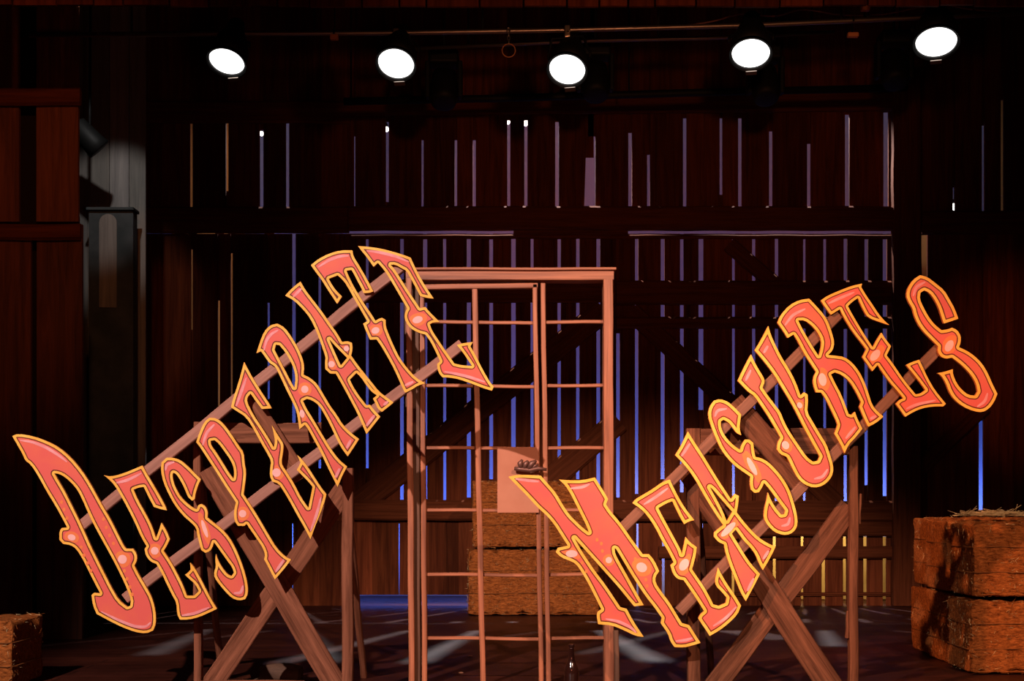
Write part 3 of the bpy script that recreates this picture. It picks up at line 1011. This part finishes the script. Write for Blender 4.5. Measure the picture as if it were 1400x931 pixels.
# traced slits in the wall; tan-backed ones stand for lit edges (column, width, first row, last row)
UP = [(357.6, 5, 176, 290), (393, 4.5, 165, 290), (484.8, 2, 185, 285), (529.5, 4, 165, 275), (577.6, 3, 190, 285), (623.3, 3.4, 190, 290), (648.4, 4, 190, 290),
      (695.6, 4, 163, 292), (719, 4.2, 163, 292), (761.6, 5, 165, 290), (811.8, 4.5, 185, 290), (861.6, 5, 180, 290), (886.8, 4, 210, 290),
      (936.3, 5, 160, 290), (986, 4, 160, 265), (1011.8, 5, 160, 290), (1054, 5, 178, 284), (1106, 5, 195, 285), (1158.3, 6, 155, 283), (1211.3, 7, 152, 282),
      (1304.5, 3, 255, 290), (1344.5, 4, 170, 290), (1370.5, 4, 135, 290), (261.3, 4, 158, 305), (310.5, 3.5, 160, 260)]
LO = [(299, 3, 410, 560), (316.5, 2.8, 345, 545), (262, 2.5, 340, 450), (367, 3.5, 413, 545), (401.6, 5, 335, 585), (437, 4, 370, 640), (502, 4, 330, 640), (549.5, 5, 330, 685), (581.3, 5.5, 330, 682), (608, 4, 330, 684), (641, 5.5, 330, 680),
      (671.5, 5, 330, 655), (702, 6, 330, 655), (727.5, 4, 330, 640), (764.5, 4.5, 330, 640), (790, 4.5, 330, 655), (818, 5, 330, 680), (845, 5, 455, 680),
      (870.5, 4.5, 330, 675), (906, 5.3, 330, 655), (932.3, 5, 330, 673), (958.5, 7, 335, 560), (1003, 4, 330, 700), (1030.7, 5, 330, 620), (1062, 5, 330, 700), (1100, 4, 330, 700), (1128, 4.2, 330, 690),
      (1156, 5, 330, 690), (1184.5, 5, 330, 663), (1210, 6, 330, 678), (1341.6, 6.5, 575, 697), (1264, 8, 318, 378)]
lowgap = [(959.5, 4), (1002.5, 4), (1059, 4.5), (1097, 4), (1126, 5), (1155, 5), (1183, 5), (1209.5, 5), (871.6, 3), (907, 4)]

XL, XR = -6.5, 6.5
zmid = PZ(301, YW)
up_cells, _ = boards_from_gaps(UP, XL, XR, PZ(300, YW), 5.95, YW)
# bulge gap by the centre: one board broken narrower at its foot
for c in up_cells:
    if abs(c[1] - (PX(811.8, YW) - 2.25 * YW / F)) < .002:
        c.append(.075)
# upper part of the wall is closed behind the black pipe: covered by a header plank
lo_cells, _ = boards_from_gaps(LO, XL, XR, PZ(712, YW), PZ(319.5, YW), YW)
ft_cells, _ = boards_from_gaps([(a, b, 0, 0) for a, b in lowgap] + [(545.5, 1.3, 0, 0), (400, 2, 0, 0)], XL, XR, .0, PZ(712, YW), YW)
for c in ft_cells:          # open foot of the wall on the left: a strip of blue light shows under it
    mid = (c[0] + c[1]) / 2
    if PX(490, YW) < mid < PX(655, YW):
        c[2] = PZ(813, YW)
struct(board_obj('wall_back', up_cells + lo_cells + ft_cells, YW, M['barn'], seed=3))

# backing strips that close the slits where the photograph shows them shut (planks nailed behind)
bm = bmesh.new()
lay = bm.loops.layers.float_color.new('tone')


def closer(px, w, ya, yb):
    _, fs = add_box(bm, PX(px - w, YW), PX(px + w, YW), YW + .032, YW + .045, PZ(yb, YW), PZ(ya, YW))
    for f in fs:
        for l in f.loops:
            l[lay] = (.8, .8, .8, 1)


closer(805, 7, -70, 214)
for (px, w, ya, yb) in UP:
    if ya > 80:
        closer(px, w + 3, -70, ya)
    if yb < 285:
        closer(px, w + 3, yb, 300)
for (px, w, ya, yb) in LO:
    if ya > 335:
        closer(px, w + 3, 316, ya)
    if yb < 705:
        closer(px, w + 3, yb, 716)
struct(obj('trim_2', bm, M['barn']))

# timbers fixed on the front of the back wall
def timber(nm, a, b, wpx, d=.05, Y=YW, mat='rail', dy=0.0):
    Yt = Y - .006 - d / 2 - dy
    o = beam(nm, at(*a, Y) * 1 + Vector((0, Yt - Y, 0)), at(*b, Y) + Vector((0, Yt - Y, 0)), wpx * Y / F, d, M[mat], bev=.017)
    return struct(o)


tn = [3]


def T(*a, **k):
    o = timber('trim_%d' % tn[0], *a, **k)
    tn[0] += 1
    return o


T((150, 302), (478, 302), 36)
T((478, 300.5), (1228, 300.5), 32, d=.09)
T((702, 318), (858, 318), 8)
T((480, 324), (1228, 324), 7, d=.03)
T((1258, 306), (1540, 304), 32)
T((150, 155), (480, 155), 30)
T((480, 147), (1240, 140), 26, d=.06)
T((480, 399), (840, 399), 31)
T((842, 401), (1225, 401), 33)
T((842, 442), (1225, 442), 16)
T((484, 697), (1228, 699), 28, d=.07)
T((1000, 722), (1228, 722), 22)
T((900, 755), (1228, 755), 17)
T((490, 690), (826, 425), 33, d=.03)
T((700, 700), (846, 575), 33, d=.03)
T((862, 425), (1145, 690), 26, d=.03)
T((996, 334), (1066, 396), 22, d=.03)
T((1252, 645), (1345, 555), 22, d=.04)
T((1236, 110), (1236, 827), 38, d=.12)
T((192, 120), (192, 827), 17, d=.12, mat='rail')
T((1005, 812), (1228, 812), 5, d=.02)

# plank flat at the far left, nearer the viewer
YF = 9.0
cells = []
for a, b, y0, y1 in ((-140, -65, 60, 303), (-62, 26, 60, 303), (50, 107, 60, 303)):
    cells.append([PX(a, YF), PX(b, YF), PZ(y1, YF), 5.98])
for a, b in ((-140, -60), (-58, 42), (50, 112)):
    cells.append([PX(a, YF), PX(b, YF), 0, PZ(306.5, YF)])
lf = board_obj('wall_front_left', cells, YF, M['barn_front'], thick=.03, seed=12)
struct(lf)
T((-140, 318), (112, 318), 22, d=.03, Y=YF, mat='rail')
T((-140, 134), (112, 134), 24, d=.04, Y=YF, mat='rail')
# added dark backing so its open joints read as shade
bm = bmesh.new()
add_box(bm, PX(20, 9.1), PX(60, 9.1), 9.1, 9.12, 0, 5.98)
add_box(bm, PX(-140, 9.06), PX(109, 9.06), 9.045, 9.065, PZ(314, 9.06), PZ(296, 9.06))
struct(obj('trim_1', bm, M['mask']))
# grey boards in the dark passage behind it
YG = 10.9
struct(board_obj('wall_passage', [[PX(-260, YG), PX(-60, YG), 0, 5.98], [PX(-60, YG), PX(60, YG), 0, 5.98], [PX(60, YG), PX(119.5, YG), 0, 5.98], [PX(120, YG), PX(149.5, YG), 0, 5.98], [PX(150.5, YG), PX(176, YG), 0, 5.98], [PX(177, YG), PX(199, YG), 0, 5.98]], YG, M['grey_wood'], seed=2))
bm = bmesh.new()
add_box(bm, PX(121, 10.6), PX(182, 10.6), 10.6, 10.72, 0, PZ(288, 10.6))
bevelled(bm, .006)
sf_root = thing('storage_box', (0, 0, 0), 'tall slate grey box standing in the dark passage at left', 'box')
b = obj('box_body', bm, M['slate_paint'], sf_root)
bm = bmesh.new()
add_box(bm, PX(119, 10.6), PX(184, 10.6), 10.57, 10.74, PZ(288, 10.6), PZ(284, 10.6))
bevelled(bm, .004)
obj('box_lid', bm, M['slate_paint'], sf_root)
bm = bmesh.new()
n_ = 10
prof = []
x0_, x1_ = PX(135, 10.58), PX(159, 10.58)
zt_, zb_ = PZ(292, 10.58), PZ(420, 10.58)
r_ = (x1_ - x0_) / 2
pts = [(x0_, zb_), (x1_, zb_)] + [((x0_ + x1_) / 2 + r_ * math.cos(math.pi * k / n_), zt_ - r_ + r_ * math.sin(math.pi * k / n_)) for k in range(n_ + 1)]
fv = [bm.verts.new((x, 10.590, z)) for x, z in pts]
bv = [bm.verts.new((x, 10.600, z)) for x, z in pts]
bm.faces.new(fv)
for i in range(len(pts)):
    j = (i + 1) % len(pts)
    bm.faces.new((fv[i], bv[i], bv[j], fv[j]))
pp = obj('light_patch', bm, M['lit_grey'], sf_root)  # stands for the blob of lamp light on the box front
pp['label'] = 'round-topped patch of light painted pale on the box'

# backdrop behind the slats, lit blue; added low step for the amber glow; tan panels for lit strips
YC = 13.3
bm = bmesh.new()
for i in range(2):
    pass
add_box(bm, -5.6, 6.4, YC, YC + .02, .0, 5.9)
struct(obj('wall_backdrop', bm, M['cyc']))
for nm, a, b, za, zb in (('panel_left', 235, 335, .9, 5.0), ('panel_right', 1252, 1276, 2.5, 3.9), ('panel_far', 1364, 1384, 3.2, 5.2)):
    pass
bx_ = []


def tan_panel(label, a, b, z0, z1):  # added panels standing for thin strips of lit wood edge
    bm = bmesh.new()
    Y = 12.55
    add_box(bm, PX(a, Y), PX(b, Y), Y, Y + .02, 0, z1)
    for k in range(1, 4):
        zz = z1 * k / 4
        add_box(bm, PX(a, Y), PX(b, Y), Y - .015, Y, zz - .04, zz + .04)
    o = obj('lit_strip_panel', bm, M['tan'])
    tag(o, label, 'panel', 'added tan panels behind the slats')


tan_panel('added tan panel standing for lit board edges left of the DESPERATE sign', 236, 335, .9, 5.0)
tan_panel('added tan panel standing for a lit pale lath above the last S of MEASURES', 1250, 1285, 2.5, 3.75)
tan_panel('added tan panel standing for a lit board edge at the upper right', 1363, 1386, 3.2, 5.2)
bm = bmesh.new()
add_box(bm, PX(940, 12.7), PX(1235, 12.7), 12.7, 13.1, 0, .61)
bevelled(bm, .01)
o = obj('glow_riser', bm, M['glow_riser'])  # added box whose straw colour stands for amber light behind the slats
tag(o, 'added low step standing for the amber glow behind the lower right slats', 'glow_riser')


# ------------------------------------------------------------------ overhead
YL = 8.6


def pipe_thing(name, pts, Y, r, mat, label, cat, hang=(), group=None):
    P = [at(px, py, Y) for px, py in pts]
    c = P[len(P) // 2]
    root = thing(name, c, label, cat, group)
    bm = bmesh.new()
    tube_bm(bm, [p - c for p in P], r, 12)
    obj('pipe', bm, mat, root, smooth=True)
    for px in hang:
        # height on the polyline
        for (xa, ya), (xb, yb) in zip(pts, pts[1:]):
            if xa <= px <= xb:
                y = ya + (yb - ya) * (px - xa) / (xb - xa)
        p = at(px, y, Y)
        bm = bmesh.new()
        tube_bm(bm, [p - c, Vector((p.x, p.y, 6.0)) - c], .008, 8)
        obj('hanger_rod', bm, M['darkpipe'], root)
    return root


LP = [(40, 48), (309, 46), (541, 45), (775, 41), (1027, 34.5), (1280, 23), (1500, 14)]
pipe_thing('lighting_pipe', LP, YL, .016, M['pipe'], 'long steel lighting pipe across the top carrying the five lit lamps', 'pipe', (180, 430, 660, 900, 1150, 1390))
pipe_thing('lighting_pipe', [(560, 67), (800, 55.5), (965, 52), (1140, 44)], 9.3, .014, M['pipe'], 'shorter steel pipe just below and behind the long lighting pipe', 'pipe', (640, 900, 1110))
pipe_thing('black_pipe', [(470, 139), (700, 134), (940, 127), (1240, 120)], 10.6, .030, M['darkpipe'], 'thick black horizontal pipe crossing above the slats', 'pipe', (480, 860, 1230))


def pipe_y(px):
    for (xa, ya), (xb, yb) in zip(LP, LP[1:]):
        if xa <= px <= xb:
            return ya + (yb - ya) * (px - xa) / (xb - xa)


def stage_lamp(px, py, wpx, yaw, label, pitch=60):
    c = at(px, py, YL - .12)
    sL = F / (YL - .12)
    R = wpx / 2 / sL
    n = Vector((math.sin(math.radians(yaw)) * math.cos(math.radians(pitch)), -math.cos(math.radians(yaw)) * math.cos(math.radians(pitch)), -math.sin(math.radians(pitch))))
    pp = at(px, pipe_y(px), YL)
    root = thing('stage_lamp', c, label, 'stage lamp', 'five lit stage lamps on the pipe')
    q = n.to_track_quat('Z', 'Y').to_matrix().to_4x4()
    bm = bmesh.new()
    lathe_bm(bm, [(R * .9, -.012), (R * 1.10, -.012), (R * 1.16, .02), (R * 1.16, .012), (R * 1.02, .010), (R * 1.01, -.005)], 36, mat4=q, cap0=False, cap1=False)
    obj('color_frame', bm, M['black'], root)
    bm = bmesh.new()
    lathe_bm(bm, [(R * 1.08, -.012), (R * 1.08, -.10), (R * .8, -.20), (R * .55, -.27), (R * .45, -.34), (R * .3, -.36)], 36, mat4=q)
    obj('housing', bm, M['black'], root, smooth=True)
    bm = bmesh.new()
    lathe_bm(bm, [(R, -.006), (R * .85, .004), (R * .55, .012), (R * .15, .016)], 36, mat4=q, cap0=False)
    ln = obj('lens', bm, M['lens'], root, smooth=True)
    ln['label'] = 'glowing white lens'
    # yoke: flat strap round the housing to the clamp on the pipe
    side = Vector((math.cos(math.radians(yaw)), math.sin(math.radians(yaw)), 0))
    piv = n * -.11
    top = pp - c + Vector((0, 0, -.05))
    bm = bmesh.new()
    tube_bm(bm, [piv + side * R * 1.16, piv + side * R * 1.2 + Vector((0, 0, .03)), top + side * R * .9, top + side * R * .4, top, top - side * R * .4, top - side * R * .9, piv - side * R * 1.2 + Vector((0, 0, .03)), piv - side * R * 1.16], .009, 6)
    obj('yoke', bm, M['black'], root)
    bm = bmesh.new()
    k = pp - c
    add_box(bm, k.x - .02, k.x + .02, k.y - .03, k.y + .03, k.z - .055, k.z + .024)
    bevelled(bm, .006)
    tube_bm(bm, [k + Vector((0, -.03, -.02)), k + Vector((.012, -.075, -.035))], .006, 8)
    obj('clamp', bm, M['chrome'], root)
    # lower tab of the frame holder catching light
    bm = bmesh.new()
    dn = (Vector((0, 0, -1)) - n * Vector((0, 0, -1)).dot(n)).normalized()
    e = side * .035
    a = dn * R * 1.05 + n * .02
    for off in (0, .006):
        pass
    vs = [bm.verts.new(a + s_ * e + dn * t + n * h) for s_ in (-1, 1) for t in (0, .03) for h in (0, .006)]
    for f in [(0, 1, 3, 2), (4, 6, 7, 5), (0, 4, 5, 1), (2, 3, 7, 6), (0, 2, 6, 4), (1, 5, 7, 3)]:
        bm.faces.new([vs[i] for i in f])
    obj('frame_tab', bm, M['pipe'], root)
    return root


stage_lamp(310, 84, 48, -13, 'leftmost of the five lit stage lamps, tilted to the left', 62)
stage_lamp(541.5, 87, 49, -8, 'second lit stage lamp from the left on the pipe', 55)
stage_lamp(775.5, 95, 49, -14, 'middle one of the five lit stage lamps on the pipe', 54)
stage_lamp(1026.5, 73, 51, -12, 'fourth lit stage lamp from the left on the pipe', 60)
stage_lamp(1280, 57.5, 54, -17, 'rightmost of the five lit stage lamps on the pipe', 62)


def moving_head(px, py, label):
    Y = 9.75
    c = at(px, py, Y)
    root = thing('unlit_lamp', c, label, 'stage lamp', 'unlit black lamps hanging behind')
    bm = bmesh.new()
    add_box(bm, -.11, .11, -.09, .09, .17, .27)
    bevelled(bm, .02, 3)
    obj('base', bm, M['black'], root)
    for sx in (-1, 1):
        bm = bmesh.new()
        add_box(bm, sx * .12 - .018, sx * .12 + .018, -.05, .05, -.07, .2)
        bevelled(bm, .012, 3)
        obj('arm', bm, M['black'], root)
    bm = bmesh.new()
    q = Vector((0, -.45, -1)).normalized().to_track_quat('Z', 'Y').to_matrix().to_4x4()
    lathe_bm(bm, [(.05, -.15), (.09, -.13), (.102, -.04), (.102, .09), (.09, .13), (.07, .135)], 28, mat4=q)
    obj('head', bm, M['black'], root, smooth=True)
    bm = bmesh.new()
    tube_bm(bm, [(0, 0, .26), (0, 0, 6.0 - c.z)], .012, 8)
    obj('hanger', bm, M['black'], root)
    return root


moving_head(814, 112, 'unlit black lamp hanging right of the middle lit lamp')
moving_head(607, 122, 'unlit black lamp hanging right of the second lit lamp')
moving_head(1046, 116, 'unlit black lamp hanging under the fourth lit lamp')
moving_head(1222, 95, 'unlit black lamp hanging left of the rightmost lit lamp')

# ring on a short link, cable, small box
c = at(695.5, 69, 8.55)
rg = thing('hanging_ring', c, 'small copper coloured ring hanging below the pipe near the middle lamp', 'ring')
bm = bmesh.new()
tube_bm(bm, [(.043 * math.cos(a * math.pi / 16), 0, .043 * math.sin(a * math.pi / 16)) for a in range(32)], .0035, 6, closed=True)
obj('ring', bm, M['tag'], rg)
bm = bmesh.new()
zt = at(695, pipe_y(695), 8.6).z - c.z
for k in range(4):
    z0 = .043 + (zt - .043) * k / 4
    z1_ = .043 + (zt - .043) * (k + 1) / 4
    h = (z1_ - z0) / 2 + .004
    m = (z0 + z1_) / 2
    ax = Vector((1, 0, 0)) if k % 2 else Vector((0, 1, 0))
    tube_bm(bm, [ax * .008 * math.cos(a * math.pi / 8) + Vector((0, 0, m + h * math.sin(a * math.pi / 8))) for a in range(16)], .0028, 6, closed=True)
obj('chain', bm, M['chrome'], rg)

pts = [(900, 41), (970, 30), (1015, 19), (1060, 22), (1097, 13), (1150, 20), (1210, 19), (1280, 6), (1330, 13), (1400, 17), (1450, 16)]
bm = bmesh.new()
P = [at(x, y, YL + .17) for x, y in pts]
dense = []
for i in range(len(P) - 1):
    p0, p1, p2, p3 = P[max(i - 1, 0)], P[i], P[i + 1], P[min(i + 2, len(P) - 1)]
    for k in range(8):
        t = k / 8
        dense.append(.5 * ((2 * p1) + (p2 - p0) * t + (2 * p0 - 5 * p1 + 4 * p2 - p3) * t * t + (3 * p1 - p0 - 3 * p2 + p3) * t ** 3))
dense.append(P[-1])
tube_bm(bm, dense, .006, 8)
cb = obj('cable', bm, plain_mat('brown_cable', (.16, .05, .025), rough=.5))
for tx in (940, 1060, 1150, 1330):
    p_ = min(dense, key=lambda v: abs(v.x - PX(tx, YL + .17)))
    q_ = Vector((p_.x, YL, at(tx, pipe_y(tx), YL).z))
    bm = bmesh.new()
    tube_bm(bm, [p_, q_ + Vector((0, .012, 0))], .004, 6)
    obj('tie', bm, M['black'], cb)
tag(cb, 'dark cable looping along above the right part of the pipe', 'cable')
for i, (px, py, w_, h_, lab) in enumerate(((1183, 11.5, 12, 7, 'small copper coloured box above the pipe left of the rightmost lamp'), (1166, 48, 15, 6, 'small copper coloured clip below the pipe between the right lamps'),
                           (457, 51, 11, 7, 'small copper coloured box beside the pipe left of the second lamp'))):
    Yb = YL + .05 if i == 0 else YL
    p = at(px, py, Yb)
    root = thing('junction_box', p, lab, 'box', 'copper boxes by the pipe')
    bm = bmesh.new()
    add_box(bm, -w_ / 2 / 209, w_ / 2 / 209, -.02, .02, -h_ / 2 / 209, h_ / 2 / 209)
    bevelled(bm, .006, 2)
    obj('box_body', bm, M['tag'], root)
    bm = bmesh.new()
    zp = at(px, pipe_y(px), Yb).z - p.z
    tube_bm(bm, [(0, .019, -.005), (0, .019, zp + .019), (0, YL - Yb - .019, zp + .019), (0, YL - Yb - .019, zp - .01)], .007, 6)
    if i == 2:
        tube_bm(bm, [(0, .019, zp), (0, .019, 6.0 - p.z)], .006, 6)
    obj('bracket', bm, M['black'], root)

# header planks across the very top of the frame
cells = []
r = random.Random(9)
x = -5.4
while x < 5.4:
    w_ = r.uniform(.16, .34)
    if x + w_ < -1.2 or x > 1.3:
        pass
    cells.append([x, x + w_ - .012, PZ(9 if abs(x) < 1.6 else 8, 8.0) + r.uniform(0, .008), 6.0])
    x += w_
struct(board_obj('trim_90', cells, 8.0, M['barn'], seed=5))

# lamp hanging in the passage at left
c = at(128, 196, 10.3)
root = thing('passage_lamp', c, 'black lamp hanging in the dark passage at upper left', 'stage lamp')
bm = bmesh.new()
q = Vector((.55, .25, -.6)).normalized().to_track_quat('Z', 'Y').to_matrix().to_4x4()
lathe_bm(bm, [(.05, -.2), (.08, -.18), (.09, 0), (.10, .06), (.09, .065)], 24, mat4=q)
obj('housing', bm, M['black'], root, smooth=True)
bm = bmesh.new()
tube_bm(bm, [(-.03, 0, .02), (-.03, 0, .3), (-.02, 0, 6.0 - c.z)], .012, 8)
obj('hanger', bm, M['black'], root)
bm = bmesh.new()
lathe_bm(bm, [(.02, -.225), (.034, -.215), (.034, -.2)], 16, mat4=q)
obj('back_cap', bm, M['chrome'], root)

# small bare bulbs hanging behind the slats
M['bulb'] = plain_mat('lit_bulb', (.9, .9, .85), rough=.3, emit=(1, .93, .82), strength=5)
for px, py, rr, lab in ((528.5, 177, 2.6, 'small lit bulb behind the slats below the second lit lamp'), (694.5, 167, 2.4, 'small lit bulb behind the slats below the ring, left of its pair'),
                        (718.5, 168.5, 3.2, 'small lit bulb behind the slats below the ring, right of its pair'), (357.5, 183, 2.4, 'small lit bulb behind the slats below the leftmost lit lamp'),
                        (1304.5, 283, 3.4, 'small lit bulb behind the slats above the last S of MEASURES')):
    Yb = 12.35
    c = at(px, py, Yb)
    root = thing('bare_bulb', c, lab, 'bulb', 'small bulbs behind the slats')
    R_ = rr * Yb / F * 1.25
    bm = bmesh.new()
    lathe_bm(bm, [(R_ * .3, -R_ * .96), (R_ * .8, -R_ * .6), (R_, 0), (R_ * .85, R_ * .55), (R_ * .5, R_ * 1.1)], 16)
    obj('bulb', bm, M['bulb'], root, smooth=True)
    bm = bmesh.new()
    lathe_bm(bm, [(R_ * .55, R_ * 1.05), (R_ * .6, R_ * 1.1), (R_ * .6, R_ * 2.2), (R_ * .3, R_ * 2.5)], 14)
    obj('socket', bm, M['black'], root, smooth=True)
    bm = bmesh.new()
    tube_bm(bm, [(0, 0, R_ * 2.4), (0, 0, 6.0 - c.z)], .004, 6)
    obj('cord', bm, M['black'], root)

# ------------------------------------------------------------------ lights
def aim(o, target):
    d = Vector(target) - o.location
    o.rotation_euler = d.to_track_quat('-Z', 'Y').to_euler()


def spot(name, loc, tgt, power, color, deg, blend=.4, size=.05):
    l = bpy.data.lights.new(name, 'SPOT')
    l.energy = power
    l.color = color
    l.spot_size = math.radians(deg)
    l.spot_blend = blend
    l.shadow_soft_size = size
    o = bpy.data.objects.new(name, l)
    o.location = loc
    link(o)
    aim(o, tgt)
    return o


def area(name, loc, tgt, power, color, sx, sy):
    l = bpy.data.lights.new(name, 'AREA')
    l.shape = 'RECTANGLE'
    l.size, l.size_y = sx, sy
    l.energy = power
    l.color = color
    o = bpy.data.objects.new(name, l)
    o.location = loc
    link(o)
    aim(o, tgt)
    return o


spot('key_left', (-3.2, -1.2, 5.4), (-0.78, 6.2, 1.06), 3950, (1.0, .80, .76), 31, .5)
spot('key_right', (3.0, -1.2, 5.4), (1.7, 6.4, 1.0), 1950, (1.0, .62, .43), 31, .5)
spot('wall_wash', (0, 2.0, 1.4), (0, 12, 2.6), 48, (1.0, .26, .14), 75, .6, .3)
spot('left_flat_wash', (-1.2, 3.0, 5.0), (-3.6, 9, 3.0), 240, (1.0, .34, .12), 29, .8, .1)
spot('pipe_wash', (.9, 3.0, 2.6), (.9, 8.6, 4.05), 210, (1.0, .40, .18), 44, .9, .1)
spot('passage', (-2.75, 8.6, 4.7), (-3.3, 10.8, 3.35), 80, (1, .96, .92), 26, .6, .04)
area('backdrop_blue', (-1.9, 12.62, .32), (-1.9, 13.3, 1.5), 165, (.10, .20, 1.0), 7.0, .2)
area('backdrop_blue_right', (3.4, 12.95, .68), (3.4, 13.3, 1.6), 72, (.10, .20, 1.0), 3.8, .1)
area('backdrop_top', (.4, 12.7, 5.75), (.4, 13.3, 4.0), 14, (.46, .60, .98), 10.0, .2)
spot('back_left', (-2.3, 13.1, 5.5), (-1.5, 9.9, 0), 750, (.92, .96, 1.0), 52, .5, .02)
spot('back_right', (2.9, 13.1, 5.5), (2.6, 9.7, 0), 1500, (.92, .96, 1.0), 52, .5, .02)
spot('right_flat_wash', (1.2, 3.0, 4.6), (4.75, 12, 2.2), 420, (1.0, .34, .14), 13, .9, .1)
spot('back_white', (.3, 13.1, 5.5), (.25, 9.7, 0), 2600, (.92, .96, 1.0), 56, .5, .02)
area('riser_warm', (2.1, 12.3, .85), (2.1, 12.75, .3), 24, (1.0, .68, .30), 2.4, .1)  # added lamp warming the amber glow step
area('tan_warm', (PX(285, 12.3), 12.32, 3.0), (PX(285, 12.5), 12.6, 3.0), 1.3, (1.0, .55, .30), .3, 3.0)  # added lamp for the left tan panel
area('tan_warm_right', (PX(1310, 12.3), 12.32, 4.0), (PX(1330, 12.5), 12.6, 4.0), .6, (1.0, .72, .45), .9, 1.6)  # added lamp for the right tan panels
spot('cross_left', (-4.2, .5, 4.6), (2.75, 7.6, .35), 3300, (1.0, .46, .25), 15, .6, .10)

w = bpy.data.worlds.new('world')
scene.world = w
w.use_nodes = True
w.node_tree.nodes['Background'].inputs[0].default_value = (.02, .006, .004, 1)
w.node_tree.nodes['Background'].inputs[1].default_value = .10

# ------------------------------------------------------------------ camera
cam = bpy.data.cameras.new('camera')
cam.sensor_width = 36
cam.lens = F / 1400 * 36
cam.shift_y = (HY - 465.5) / 1400
co = bpy.data.objects.new('camera', cam)
co.location = (0, 0, CH)
co.rotation_euler = (math.radians(90), 0, 0)
link(co)
scene.camera = co
vs = scene.view_settings
vs.view_transform = 'Standard'
vs.look = 'None'
vs.gamma = 1
vs.exposure = 0
vs.use_curve_mapping = False
